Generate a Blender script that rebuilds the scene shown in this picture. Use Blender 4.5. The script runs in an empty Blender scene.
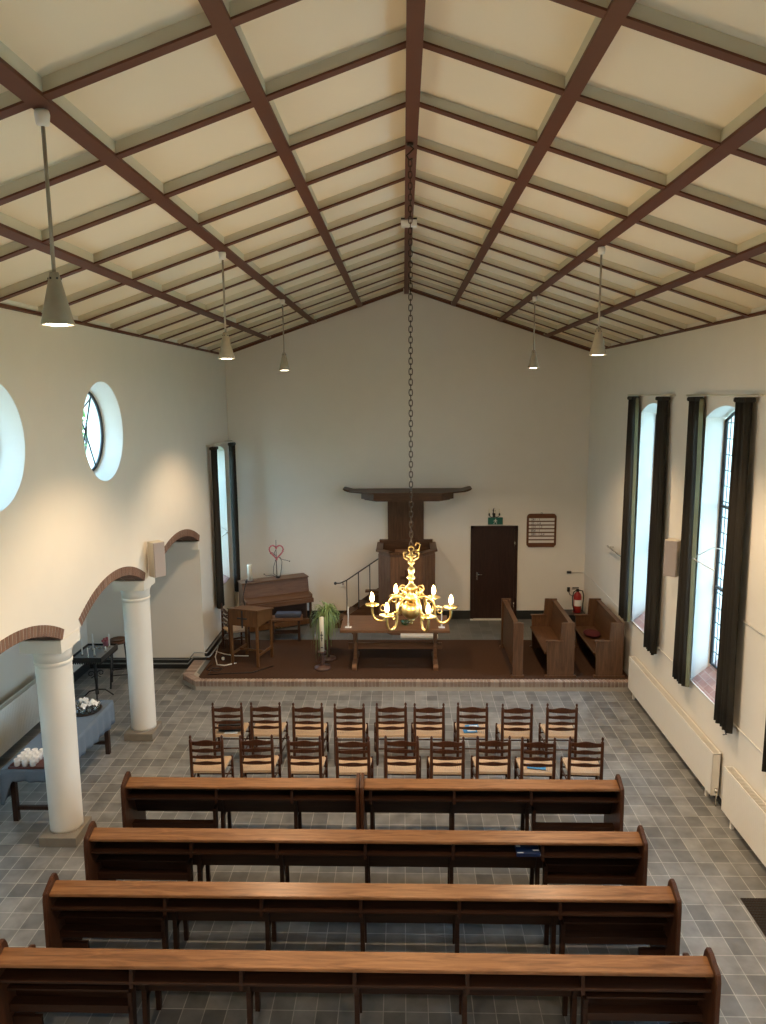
import bpy, bmesh, math, random
from math import sin, cos, pi, radians, atan2, hypot, sqrt, asin
from mathutils import Vector, Matrix
random.seed(7)
C = bpy.context.scene.collection
SC = bpy.context.scene

# ------------------------------------------------------------------ camera
cam_d = bpy.data.cameras.new('camera'); cam = bpy.data.objects.new('camera', cam_d); C.objects.link(cam)
PITCH, YAW, ROLL = radians(9.07), radians(1.63), radians(-0.5)
f = Vector((-sin(YAW)*cos(PITCH), cos(YAW)*cos(PITCH), -sin(PITCH)))
r = Vector((cos(YAW), sin(YAW), 0)); u = r.cross(f)
r2 = r*cos(ROLL)+u*sin(ROLL); u2 = -r*sin(ROLL)+u*cos(ROLL)
M3 = Matrix((r2, u2, -f)).transposed()
cam.matrix_world = Matrix.Translation((0, 0, 5.3)) @ M3.to_4x4()
cam_d.sensor_fit = 'VERTICAL'; cam_d.sensor_height = 24.0; cam_d.lens = 737.0/1024.0*24.0
cam_d.clip_start = 0.05; cam_d.clip_end = 300
SC.camera = cam

# ------------------------------------------------------------------ world, light, exposure
W = bpy.data.worlds.new('overcast_sky'); SC.world = W; W.use_nodes = True
wn = W.node_tree.nodes; wl = W.node_tree.links
bg = wn['Background']; tc = wn.new('ShaderNodeTexCoord'); sp = wn.new('ShaderNodeSeparateXYZ'); cr = wn.new('ShaderNodeValToRGB')
wl.new(tc.outputs['Generated'], sp.inputs[0]); wl.new(sp.outputs['Z'], cr.inputs[0]); wl.new(cr.outputs[0], bg.inputs[0])
cr.color_ramp.elements[0].position = 0.0; cr.color_ramp.elements[0].color = (0.50, 0.77, 0.95, 1)
cr.color_ramp.elements[1].position = 0.6; cr.color_ramp.elements[1].color = (0.36, 0.67, 1.0, 1)
bg.inputs[1].default_value = 6.0
SC.view_settings.view_transform = 'Standard'; SC.view_settings.look = 'None'
SC.view_settings.gamma = 1; SC.view_settings.use_curve_mapping = False
SC.view_settings.exposure = 1.15
SPOT_W = 155.0; SPOT_COL = (1.0, 0.71, 0.44)
BULB_W = 11.0; BULB_COL = (1.0, 0.68, 0.36)
def portal(name, loc, rot, sx, sy):
    l = bpy.data.lights.new(name, 'AREA'); l.shape = 'RECTANGLE'; l.size = sx; l.size_y = sy; l.energy = 1
    l.cycles.is_portal = True
    o = bpy.data.objects.new(name, l); o.location = loc; o.rotation_euler = rot; C.objects.link(o); return o

# ------------------------------------------------------------------ materials
def newmat(name):
    m = bpy.data.materials.new(name); m.use_nodes = True
    return m, m.node_tree.nodes, m.node_tree.links, m.node_tree.nodes['Principled BSDF']
def S(b, **k):
    for n, v in k.items():
        n = {'rough': 'Roughness', 'metal': 'Metallic', 'spec': 'Specular IOR Level', 'coat': 'Coat Weight', 'sheen': 'Sheen Weight'}.get(n, n)
        b.inputs[n].default_value = v
def c4(c): return (c[0], c[1], c[2], 1)
def plain(name, col, rough=0.6, metal=0.0, noise=0.08, scale=12.0, bump=0.0, spec=0.5, coat=0.0):
    m, n, l, b = newmat(name); S(b, rough=rough, metal=metal, spec=spec, coat=coat)
    t = n.new('ShaderNodeTexCoord'); nz = n.new('ShaderNodeTexNoise'); nz.inputs['Scale'].default_value = scale; nz.inputs['Detail'].default_value = 4
    l.new(t.outputs['Object'], nz.inputs['Vector'])
    mx = n.new('ShaderNodeMix'); mx.data_type = 'RGBA'
    mx.inputs[6].default_value = c4([max(0, v*(1-noise)) for v in col]); mx.inputs[7].default_value = c4([min(1, v*(1+noise)) for v in col])
    l.new(nz.outputs['Fac'], mx.inputs[0]); l.new(mx.outputs[2], b.inputs['Base Color'])
    if bump > 0:
        bp = n.new('ShaderNodeBump'); bp.inputs['Strength'].default_value = bump; bp.inputs['Distance'].default_value = 0.01
        l.new(nz.outputs['Fac'], bp.inputs['Height']); l.new(bp.outputs[0], b.inputs['Normal'])
    return m
def wood(name, c1, c2, axis='X', rough=0.38, scale=1.0, coat=0.05, spec=0.3):
    m, n, l, b = newmat(name); S(b, rough=rough, coat=coat, spec=spec); b.inputs['Coat Roughness'].default_value = 0.25
    t = n.new('ShaderNodeTexCoord'); mp = n.new('ShaderNodeMapping')
    s = {'X': (1.2, 14, 14), 'Y': (14, 1.2, 14), 'Z': (14, 14, 1.2)}[axis]
    mp.inputs['Scale'].default_value = [v*scale for v in s]
    l.new(t.outputs['Object'], mp.inputs[0])
    nz = n.new('ShaderNodeTexNoise'); nz.inputs['Scale'].default_value = 1.6; nz.inputs['Detail'].default_value = 6; nz.inputs['Roughness'].default_value = 0.6; nz.inputs['Distortion'].default_value = 1.2
    l.new(mp.outputs[0], nz.inputs['Vector'])
    n2 = n.new('ShaderNodeTexNoise'); n2.inputs['Scale'].default_value = 0.9; n2.inputs['Detail'].default_value = 2
    l.new(t.outputs['Object'], n2.inputs['Vector'])
    rp = n.new('ShaderNodeValToRGB'); e = rp.color_ramp.elements; e[0].position = 0.33; e[0].color = c4(c1); e[1].position = 0.66; e[1].color = c4(c2)
    l.new(nz.outputs['Fac'], rp.inputs[0])
    mx = n.new('ShaderNodeMix'); mx.data_type = 'RGBA'; mx.blend_type = 'MULTIPLY'; mx.inputs[0].default_value = 0.35
    l.new(rp.outputs[0], mx.inputs[6]); l.new(n2.outputs['Fac'], mx.inputs[7]); 
    l.new(mx.outputs[2], b.inputs['Base Color'])
    bp = n.new('ShaderNodeBump'); bp.inputs['Strength'].default_value = 0.12; bp.inputs['Distance'].default_value = 0.004
    l.new(nz.outputs['Fac'], bp.inputs['Height']); l.new(bp.outputs[0], b.inputs['Normal'])
    return m
def emis(name, col, st):
    m, n, l, b = newmat(name); b.inputs['Emission Color'].default_value = c4(col); b.inputs['Emission Strength'].default_value = st
    b.inputs['Base Color'].default_value = c4(col); return m
def glassmat(name, tint=(1, 1, 1), gloss=0.08):
    m, n, l, b = newmat(name); n.remove(b); out = n['Material Output']
    tr = n.new('ShaderNodeBsdfTransparent'); tr.inputs[0].default_value = c4(tint); gl = n.new('ShaderNodeBsdfGlossy'); gl.inputs['Roughness'].default_value = 0.05
    mx = n.new('ShaderNodeMixShader'); mx.inputs[0].default_value = gloss
    l.new(tr.outputs[0], mx.inputs[1]); l.new(gl.outputs[0], mx.inputs[2]); l.new(mx.outputs[0], out.inputs[0]); return m
def tiles(name, tw, th, c1, c2, mortar, msize, rough, vary=0.5, offset=0.0, plane='XY', bump=0.3, ox=0.0, oy=0.0):
    m, n, l, b = newmat(name)
    t = n.new('ShaderNodeTexCoord'); mp = n.new('ShaderNodeMapping')
    l.new(t.outputs['Object'], mp.inputs[0]); src = mp.outputs[0]
    mp.inputs['Location'].default_value = (ox, oy, 0)
    if plane != 'XY':
        sx = n.new('ShaderNodeSeparateXYZ'); cx = n.new('ShaderNodeCombineXYZ'); l.new(src, sx.inputs[0])
        l.new(sx.outputs[plane[0]], cx.inputs[0]); l.new(sx.outputs[plane[1]], cx.inputs[1]); src = cx.outputs[0]
    br = n.new('ShaderNodeTexBrick'); br.offset = offset; br.squash = 1
    br.inputs['Scale'].default_value = 1; br.inputs['Brick Width'].default_value = tw; br.inputs['Row Height'].default_value = th
    br.inputs['Mortar Size'].default_value = msize; br.inputs['Mortar Smooth'].default_value = 0.2; br.inputs['Bias'].default_value = 0
    br.inputs['Color1'].default_value = c4(c1); br.inputs['Color2'].default_value = c4(c2); br.inputs['Mortar'].default_value = c4(mortar)
    l.new(src, br.inputs['Vector'])
    nz = n.new('ShaderNodeTexNoise'); nz.inputs['Scale'].default_value = 5; nz.inputs['Detail'].default_value = 6; l.new(t.outputs['Object'], nz.inputs['Vector'])
    mr = n.new('ShaderNodeMapRange'); mr.inputs[1].default_value = 0.3; mr.inputs[2].default_value = 0.7; mr.inputs[3].default_value = 1-vary*0.4; mr.inputs[4].default_value = 1+vary*0.3
    l.new(nz.outputs['Fac'], mr.inputs[0])
    mx = n.new('ShaderNodeMix'); mx.data_type = 'RGBA'; mx.blend_type = 'MULTIPLY'; mx.inputs[0].default_value = 1
    l.new(br.outputs['Color'], mx.inputs[6]); l.new(mr.outputs[0], mx.inputs[7]); l.new(mx.outputs[2], b.inputs['Base Color'])
    mr2 = n.new('ShaderNodeMapRange'); mr2.inputs[3].default_value = rough-0.08; mr2.inputs[4].default_value = rough+0.15
    l.new(nz.outputs['Fac'], mr2.inputs[0]); l.new(mr2.outputs[0], b.inputs['Roughness'])
    bp = n.new('ShaderNodeBump'); bp.inputs['Strength'].default_value = bump; bp.inputs['Distance'].default_value = 0.01; bp.invert = True
    l.new(br.outputs['Fac'], bp.inputs['Height']); l.new(bp.outputs[0], b.inputs['Normal'])
    return m
def island(name, cols, rough=0.8, bump=0.2):
    m, n, l, b = newmat(name); S(b, rough=rough)
    g = n.new('ShaderNodeNewGeometry'); rp = n.new('ShaderNodeValToRGB'); e = rp.color_ramp.elements
    e[0].color = c4(cols[0]); e[1].color = c4(cols[-1])
    for i, c in enumerate(cols[1:-1]): k = e.new((i+1)/(len(cols)-1)); k.color = c4(c)
    l.new(g.outputs['Random Per Island'], rp.inputs[0])
    t = n.new('ShaderNodeTexCoord'); nz = n.new('ShaderNodeTexNoise'); nz.inputs['Scale'].default_value = 40; l.new(t.outputs['Object'], nz.inputs['Vector'])
    l.new(rp.outputs[0], b.inputs['Base Color'])
    bp = n.new('ShaderNodeBump'); bp.inputs['Strength'].default_value = bump; bp.inputs['Distance'].default_value = 0.005
    l.new(nz.outputs['Fac'], bp.inputs['Height']); l.new(bp.outputs[0], b.inputs['Normal']); return m

PLASTER = plain('white_plaster', (0.78, 0.735, 0.65), 0.9, noise=0.03, scale=3, bump=0.04, spec=0.2)
PANEL = plain('cream_ceiling_panel', (0.84, 0.745, 0.56), 0.9, noise=0.03, scale=2, spec=0.2)
CREAM = plain('cream_paint', (0.62, 0.58, 0.45), 0.8, noise=0.03)
BROWN = plain('brown_paint', (0.105, 0.030, 0.012), 0.55, noise=0.08)
FLOOR = tiles('slate_floor_tiles', 0.195, 0.235, (0.135, 0.138, 0.138), (0.245, 0.248, 0.243), (0.38, 0.375, 0.35), 0.0048, 0.34, vary=0.7)
CHOIRTILE = tiles('grey_stone_tiles', 0.24, 0.24, (0.11, 0.115, 0.11), (0.15, 0.155, 0.15), (0.2, 0.2, 0.19), 0.004, 0.4)
CARPET = plain('brown_carpet', (0.062, 0.033, 0.020), 0.95, noise=0.35, scale=60, bump=0.4, spec=0.1)
BRICK = island('brown_brick', [(0.12, 0.062, 0.042), (0.20, 0.11, 0.075), (0.15, 0.08, 0.055), (0.25, 0.15, 0.105)])
EDGEBRICK = island('worn_edge_brick', [(0.24, 0.165, 0.13), (0.36, 0.27, 0.22), (0.29, 0.21, 0.17), (0.42, 0.33, 0.27)], rough=0.7)
MORTAR = plain('mortar', (0.42, 0.38, 0.32), 0.95)
SILLBRICK = tiles('pinkish_sill_brick', 0.20, 0.075, (0.36, 0.22, 0.21), (0.46, 0.31, 0.29), (0.5, 0.45, 0.42), 0.004, 0.35, offset=0.5, plane='YX')
PLINTH = plain('grey_stone', (0.22, 0.195, 0.16), 0.8, noise=0.12, bump=0.1)
BLACKSTONE = plain('black_baseboard', (0.025, 0.027, 0.026), 0.35)
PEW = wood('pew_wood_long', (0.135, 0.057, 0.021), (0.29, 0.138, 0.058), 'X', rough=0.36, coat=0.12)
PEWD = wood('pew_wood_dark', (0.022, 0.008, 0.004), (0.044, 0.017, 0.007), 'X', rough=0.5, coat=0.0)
PEWE = wood('pew_end_wood', (0.048, 0.016, 0.007), (0.09, 0.033, 0.013), 'Z', rough=0.42)
OAKY = wood('brown_oak_y', (0.082, 0.040, 0.019), (0.145, 0.072, 0.035), 'Y', rough=0.4)
OAKZ = wood('brown_oak_z', (0.095, 0.047, 0.024), (0.17, 0.087, 0.044), 'Z', rough=0.4)
PULPIT = wood('pulpit_wood', (0.072, 0.033, 0.016), (0.128, 0.062, 0.032), 'Z', rough=0.45)
PULPITX = wood('pulpit_wood_x', (0.072, 0.033, 0.016), (0.128, 0.062, 0.032), 'X', rough=0.45)
PULPITL = wood('pulpit_panel_wood', (0.13, 0.066, 0.036), (0.22, 0.118, 0.066), 'Z', rough=0.45)
CHAIRW = wood('chair_wood', (0.045, 0.016, 0.008), (0.095, 0.037, 0.017), 'Z', rough=0.35)
TABLEW = wood('table_wood', (0.135, 0.065, 0.032), (0.23, 0.118, 0.062), 'X', rough=0.4)
LECTERNW = wood('honey_oak', (0.12, 0.052, 0.018), (0.20, 0.095, 0.034), 'Z', rough=0.42)
PIANOW = wood('walnut', (0.135, 0.066, 0.034), (0.215, 0.112, 0.06), 'X', rough=0.42, coat=0.0)
PIANOD = wood('dark_walnut', (0.05, 0.024, 0.015), (0.08, 0.04, 0.024), 'X', rough=0.4)
DOORM = wood('dark_door_wood', (0.026, 0.011, 0.008), (0.046, 0.020, 0.013), 'Z', rough=0.45)
DARKLEG = wood('dark_leg_wood', (0.030, 0.016, 0.012), (0.055, 0.030, 0.02), 'Z', rough=0.45)
RUSH = plain('rush_seat', (0.50, 0.35, 0.22), 0.8, noise=0.3, scale=70, bump=0.5)
BRASS = plain('polished_brass', (0.46, 0.35, 0.15), 0.34, metal=1.0, noise=0.04)
IRON = plain('black_iron', (0.02, 0.02, 0.02), 0.45)
CHAINM = plain('dark_chain', (0.05, 0.035, 0.025), 0.5, metal=0.6)
CURTAIN = plain('olive_brown_curtain', (0.018, 0.014, 0.008), 0.8, noise=0.15, scale=20)
CURTAINLIT = plain('lit_curtain_fold', (0.15, 0.13, 0.06), 0.85, noise=0.1, scale=20)  # paler olive paints the window light on the curtain's edge fold
WHITE = plain('white_enamel', (0.78, 0.75, 0.68), 0.4, noise=0.02)
GREYP = plain('speaker_cloth', (0.40, 0.345, 0.32), 0.9, noise=0.05, scale=80)
SPKBOX = plain('speaker_cabinet', (0.60, 0.54, 0.44), 0.6, noise=0.03)
SHADE = plain('beige_metal_shade', (0.33, 0.29, 0.22), 0.5, noise=0.15, scale=10)
SHADEIN = plain('white_inside', (0.85, 0.8, 0.7), 0.5)
WAX = plain('ivory_wax', (0.80, 0.74, 0.58), 0.5, noise=0.03)
WAXW = plain('white_wax', (0.82, 0.82, 0.78), 0.5, noise=0.02)
BLUECLOTH = plain('blue_cotton', (0.115, 0.155, 0.205), 0.9, noise=0.08, scale=30)
DARKCLOTH = plain('navy_cloth', (0.05, 0.055, 0.075), 0.9, noise=0.2, scale=60)
RED = plain('red_paint', (0.32, 0.015, 0.012), 0.35)
REDC = plain('wine_red_cushion', (0.07, 0.006, 0.009), 0.9, noise=0.15, scale=40)
GREEN = plain('exit_green', (0.008, 0.12, 0.09), 0.4)
LEAF = plain('spider_plant_leaf', (0.20, 0.30, 0.11), 0.5, noise=0.4, scale=9)
TREELEAF = plain('tree_leaf', (0.16, 0.32, 0.08), 0.6, noise=0.5, scale=2)
POT = plain('stone_pot', (0.32, 0.25, 0.18), 0.8)
COPPER = plain('dark_turned_wood', (0.085, 0.045, 0.034), 0.4)
BLUE = plain('blue_cover', (0.008, 0.022, 0.075), 0.3)
LBLUE = plain('light_blue_cover', (0.05, 0.25, 0.50), 0.4)
PAPER = plain('paper', (0.8, 0.8, 0.78), 0.7)
BLACK = plain('black_plastic', (0.012, 0.012, 0.013), 0.4)
CHROME = plain('chrome', (0.75, 0.72, 0.66), 0.2, metal=1.0)
TRAYM = plain('dark_red_tray', (0.10, 0.03, 0.025), 0.4)
PORC = plain('white_porcelain', (0.8, 0.8, 0.8), 0.2)
PIPE = plain('grey_pipe', (0.30, 0.31, 0.30), 0.35, metal=0.3)
HEART = plain('pink_red_twig', (0.50, 0.13, 0.14), 0.8, noise=0.4, scale=60)
GROUNDM = plain('pale_gravel', (0.55, 0.55, 0.53), 0.95, noise=0.15, scale=2)
GRASS = plain('grass', (0.10, 0.20, 0.05), 0.95, noise=0.3, scale=3)
FACADE = tiles('pale_brick_facade', 0.22, 0.07, (0.50, 0.45, 0.42), (0.6, 0.55, 0.52), (0.68, 0.66, 0.62), 0.01, 0.9, offset=0.5, plane='YZ')
GLASS = glassmat('window_glass')
GREENGLASS = glassmat('green_glass', (0.35, 0.7, 0.6), 0.2)
CLEARG = glassmat('drinking_glass', (0.92, 0.93, 0.92), 0.25)
FILAMENT = emis('warm_bulb', (1.0, 0.66, 0.28), 14)
LAMPDISC = emis('lit_lamp_bulb', (1.0, 0.88, 0.68), 9)

# ------------------------------------------------------------------ mesh helpers
class MB:
    def __init__(s): s.bm = bmesh.new()
    def _add(s, verts, faces, mat=None, smooth=False, mi=0):
        vs = [s.bm.verts.new((mat @ Vector(v)) if mat else v) for v in verts]
        out = []
        for f_ in faces:
            try:
                fc = s.bm.faces.new([vs[i] for i in f_]); fc.smooth = smooth; fc.material_index = mi; out.append(fc)
            except ValueError: pass
        return vs, out
    def box(s, x0, x1, y0, y1, z0, z1, mat=None, bev=0.0, mi=0):
        v = [(x0,y0,z0),(x1,y0,z0),(x1,y1,z0),(x0,y1,z0),(x0,y0,z1),(x1,y0,z1),(x1,y1,z1),(x0,y1,z1)]
        fs = [(0,3,2,1),(4,5,6,7),(0,1,5,4),(1,2,6,5),(2,3,7,6),(3,0,4,7)]
        vs, out = s._add(v, fs, mat, mi=mi)
        if bev > 0:
            es = {e for fc in out for e in fc.edges}
            bmesh.ops.bevel(s.bm, geom=list(es), offset=bev, segments=2, affect='EDGES', profile=0.6)
        return s
    def prism(s, poly, a0, a1, axis='X', mat=None, bev=0, mi=0):
        """extrude a polygon; axis X: poly=(y,z); Y: poly=(x,z); Z: poly=(x,y)"""
        def p(q, a): return {'X': (a, q[0], q[1]), 'Y': (q[0], a, q[1]), 'Z': (q[0], q[1], a)}[axis]
        n = len(poly); v = [p(q, a0) for q in poly]+[p(q, a1) for q in poly]
        fs = [tuple(range(n)), tuple(range(2*n-1, n-1, -1))]+[(i, i+n, (i+1) % n+n, (i+1) % n) for i in range(n)]
        vs, out = s._add(v, fs, mat, mi=mi)
        bmesh.ops.recalc_face_normals(s.bm, faces=out)
        if bev > 0:
            bmesh.ops.bevel(s.bm, geom=list({e for fc in out for e in fc.edges}), offset=bev, segments=2, affect='EDGES')
        return s
    def lathe(s, prof, loc=(0,0,0), n=16, mat=None, cap=True, mi=0):
        v = []; fs = []
        for (rr, z) in prof:
            for i in range(n):
                a = 2*pi*i/n; v.append((loc[0]+rr*cos(a), loc[1]+rr*sin(a), loc[2]+z))
        for k in range(len(prof)-1):
            for i in range(n): fs.append((k*n+i, k*n+(i+1) % n, (k+1)*n+(i+1) % n, (k+1)*n+i))
        if cap:
            if prof[0][0] > 1e-5: fs.append(tuple(range(n-1, -1, -1)))
            if prof[-1][0] > 1e-5: fs.append(tuple((len(prof)-1)*n+i for i in range(n)))
        s._add(v, fs, mat, True, mi); return s
    def tube(s, pts, rad, n=8, closed=False, mat=None, mi=0):
        pts = [Vector(p) for p in pts]; N = len(pts); rings = []
        rads = rad if isinstance(rad, (list, tuple)) else [rad]*N
        up = None
        for i, p in enumerate(pts):
            if closed: t = pts[(i+1) % N]-pts[i-1]
            else: t = pts[min(i+1, N-1)]-pts[max(i-1, 0)]
            if t.length < 1e-9: t = Vector((0,0,1))
            t.normalize()
            if up is None: up = Vector((0,0,1)) if abs(t.z) < 0.9 else Vector((1,0,0))
            a = t.cross(up)
            if a.length < 1e-4: a = t.cross(Vector((0.3, 1, 0.2)))
            a.normalize(); b = a.cross(t).normalized(); up = b
            rings.append([(p+(a*cos(2*pi*k/n)+b*sin(2*pi*k/n))*rads[i])[:] for k in range(n)])
        v = [q for rg in rings for q in rg]; fs = []
        for i in range(N if closed else N-1):
            j = (i+1) % N
            for k in range(n): fs.append((i*n+k, i*n+(k+1) % n, j*n+(k+1) % n, j*n+k))
        if not closed: fs.append(tuple(range(n-1, -1, -1))); fs.append(tuple((N-1)*n+k for k in range(n)))
        s._add(v, fs, mat, True, mi); return s
    def ell(s, loc, rx, ry, rz, n=14, m=9, mat=None):
        prof = []; v = []; fs = []
        for j in range(m+1):
            th = pi*j/m-pi/2
            for i in range(n):
                a = 2*pi*i/n; v.append((loc[0]+rx*cos(th)*cos(a), loc[1]+ry*cos(th)*sin(a), loc[2]+rz*sin(th)))
        for j in range(m):
            for i in range(n): fs.append((j*n+i, j*n+(i+1) % n, (j+1)*n+(i+1) % n, (j+1)*n+i))
        vs, out = s._add(v, fs, mat, True); bmesh.ops.remove_doubles(s.bm, verts=vs, dist=1e-6); return s
    def build(s, name, mats, parent=None, loc=None, fixn=True):
        if fixn: bmesh.ops.recalc_face_normals(s.bm, faces=s.bm.faces)
        me = bpy.data.meshes.new(name); s.bm.to_mesh(me); s.bm.free()
        if not isinstance(mats, (list, tuple)): mats = [mats]
        for m in mats: me.materials.append(m)
        o = bpy.data.objects.new(name, me); C.objects.link(o)
        if parent: o.parent = parent
        if loc is not None: o.location = loc
        return o
def tag(o, label=None, cat=None, group=None, kind=None):
    if label: o['label'] = label
    if cat: o['category'] = cat
    if group: o['group'] = group
    if kind: o['kind'] = kind
    return o
def thing(name, label, cat, loc=(0,0,0), rz=0.0, group=None, kind=None):
    o = bpy.data.objects.new(name, None); o.empty_display_size = 0.1; C.objects.link(o)
    o.location = loc; o.rotation_euler = (0, 0, rz); return tag(o, label, cat, group, kind)
def struct(mb, name, mat, parent=None, label=None, cat=None):
    o = mb.build(name, mat, parent)
    if parent is None: o['kind'] = 'structure'
    if parent is None: tag(o, label, cat)
    return o
def dup(root, loc, rz=0.0, label=None, group=None):
    q = root.copy(); C.objects.link(q); q.location = loc; q.rotation_euler = (0, 0, rz)
    if label: q['label'] = label
    if group: q['group'] = group
    for ch in list(root.children):
        c = ch.copy(); C.objects.link(c); c.parent = q
        for g in ch.children:
            d = g.copy(); C.objects.link(d); d.parent = c
    return q

# ------------------------------------------------------------------ room dimensions
XL, XR, YB, YN, YS = -3.92, 4.10, 16.45, -2.4, 13.75     # nave faces, back wall, near wall, end of aisle
TL = 0.48; XA = -6.22                                     # arcade thickness, aisle outer wall
RX, RZ, SL = 0.08, 7.53, 0.337                            # ridge x, underside z, slope
BAY = 1.0
def roofz(x): return RZ-SL*abs(x-RX)
PZ = 0.17                                                 # platform height

# floor
struct(MB().box(XA-0.4, XR+0.5, YN-0.3, YB+0.3, -0.15, 0.0), 'floor', FLOOR, label='grey slate tile floor with pale joints', cat='floor')
struct(MB().box(-60, 60, -40, 90, -0.5, -0.3), 'ground', GRASS, label='grass around the church', cat='ground')
pv = MB().box(4.9, 11.8, -10, 40, -0.3, -0.24)
struct(pv, 'pavement', GROUNDM, label='pale gravel path outside the right-hand windows', cat='pavement')

# sliced wall: list of (ya, yb, [(lo_a, lo_b, hi_a, hi_b), ...])
def sliced(mb, x0, x1, segs):
    for ya, yb, iv in segs:
        for la, lb, ha, hb in iv:
            v = [(x0,ya,la),(x1,ya,la),(x1,yb,lb),(x0,yb,lb),(x0,ya,ha),(x1,ya,ha),(x1,yb,hb),(x0,yb,hb)]
            mb._add(v, [(0,3,2,1),(4,5,6,7),(0,1,5,4),(1,2,6,5),(2,3,7,6),(3,0,4,7)])
WTOP = 6.5
# right wall with five arched windows
WIN_R = [1.30, 4.05, 6.80, 9.55, 12.30]; WHW = 0.62; WZ0, WZS, WZC = 1.22, 4.95, 5.12
def segarc(y, yc, hw, zs, zc):
    rise = zc-zs; R = (hw*hw+rise*rise)/(2*rise); return zc-R+sqrt(max(0, R*R-(y-yc)**2))
mb = MB(); prev = YN
for yc in WIN_R:
    sliced(mb, XR, XR+0.50, [(prev, yc-WHW, [(0, 0, WTOP, WTOP)])])
    N = 12
    for i in range(N):
        a = yc-WHW+2*WHW*i/N; b = yc-WHW+2*WHW*(i+1)/N
        sliced(mb, XR, XR+0.50, [(a, b, [(0, 0, WZ0, WZ0), (segarc(a, yc, WHW, WZS, WZC), segarc(b, yc, WHW, WZS, WZC), WTOP, WTOP)])])
    prev = yc+WHW
sliced(mb, XR, XR+0.50, [(prev, YB+0.3, [(0, 0, WTOP, WTOP)])])
struct(mb, 'wall_right', PLASTER, label='white plastered right wall with tall arched windows', cat='wall')

# arcade wall (left) with arches and round windows
ZSPR = 2.555
COLS = [5.475, 8.205, 10.925]                 # column centres
ABH = 0.25
ARCH = [(3.99, 1.24), (6.87, 1.15), (9.62, 1.11), (12.485, 1.265)]
ARISE = 0.30; RT = 0.115
OC = [1.5, 4.2, 6.9, 9.6]; OR_ = 0.65; OZ = 4.85
def zarch(y):
    for yc, hw in ARCH:
        if abs(y-yc) < hw-1e-6: return segarc(y, yc, hw, ZSPR, ZSPR+ARISE)
    return ZSPR if 2.75 < y < 13.7 else 0.0
def zoc(y, s):
    for yc in OC:
        if abs(y-yc) <= OR_: return OZ+s*sqrt(max(0, OR_**2-(y-yc)**2))
    return None
ys = {YN, 2.75, YS, 3.99-1.24}
for yc, hw in ARCH:
    for i in range(21): ys.add(round(yc-hw+2*hw*i/20, 4))
for yc in OC:
    for i in range(33): ys.add(round(yc-OR_*cos(pi*i/32), 4))
ys = sorted(ys); mb = MB(); e = 1e-5
for a, b in zip(ys[:-1], ys[1:]):
    if b-a < 1e-4: continue
    la, lb = zarch(a+e), zarch(b-e)
    if a > 13.7: la = lb = 0.0
    u0, u1 = zoc(a+e, 1), zoc(b-e, 1)
    if u0 is not None and u1 is not None:
        iv = [(la, lb, zoc(a+e, -1), zoc(b-e, -1)), (u0, u1, WTOP, WTOP)]
    else: iv = [(la, lb, WTOP, WTOP)]
    sliced(mb, XL-TL, XL, [(a, b, iv)])
# nave wall beyond the aisle, with its tall window
WL = 15.55; WLH = 0.50; WL0, WLS, WLC = 1.25, 4.12, 4.24
mb2 = MB(); sliced(mb2, XL-TL, XL, [(YS, WL-WLH, [(0, 0, WTOP, WTOP)]), (WL+WLH, YB+0.3, [(0, 0, WTOP, WTOP)])])
for i in range(12):
    a = WL-WLH+2*WLH*i/12; b = WL-WLH+2*WLH*(i+1)/12
    sliced(mb2, XL-TL, XL, [(a, b, [(0, 0, WL0, WL0), (segarc(a, WL, WLH, WLS, WLC), segarc(b, WL, WLH, WLS, WLC), WTOP, WTOP)])])
wleft = struct(mb, 'wall_left', PLASTER, label='white plastered arcade wall with three brick-edged arches', cat='wall')
struct(mb2, 'wall_left_choir', PLASTER, label='white plastered wall left of the platform', cat='wall')
# brick arches
for yc, hw in ARCH:
    R = (hw*hw+ARISE*ARISE)/(2*ARISE); zc = ZSPR+ARISE-R; amax = asin(hw/R)
    n = int(2*amax*R/0.068); m = MB(); g = 0.10
    for i in range(n):
        a0 = -amax+2*amax*(i+g)/n; a1 = -amax+2*amax*(i+1-g)/n
        for r0, r1, x0, x1 in ((R-0.008, R+RT, XL-0.12, XL+0.006),):
            poly = [(yc+r_*sin(a), zc+r_*cos(a)) for r_, a in ((r0, a0), (r1, a0), (r1, a1), (r0, a1))]
            m.prism(poly, x0, x1)
            for q in range(2): m.prism([(yc+r_*sin(a), zc+r_*cos(a)) for r_, a in ((R-0.008, a0), (R+0.03, a0), (R+0.03, a1), (R-0.008, a1))], XL-0.13-0.175*q, XL-0.29-0.175*q)
    ar = m.build('brick_arch', BRICK, wleft)
    m = MB(); 
    poly = [(yc+(R-0.002)*sin(-amax+2*amax*i/24), zc+(R-0.002)*cos(-amax+2*amax*i/24)) for i in range(25)]+[(yc+(R+RT-0.002)*sin(amax-2*amax*i/24), zc+(R+RT-0.002)*cos(amax-2*amax*i/24)) for i in range(25)]
    for i in range(24):
        m.prism([poly[i], poly[i+1], poly[48-i], poly[49-i]], XL-TL+0.01, XL+0.002)
    m.build('mortar', MORTAR, ar)
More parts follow.
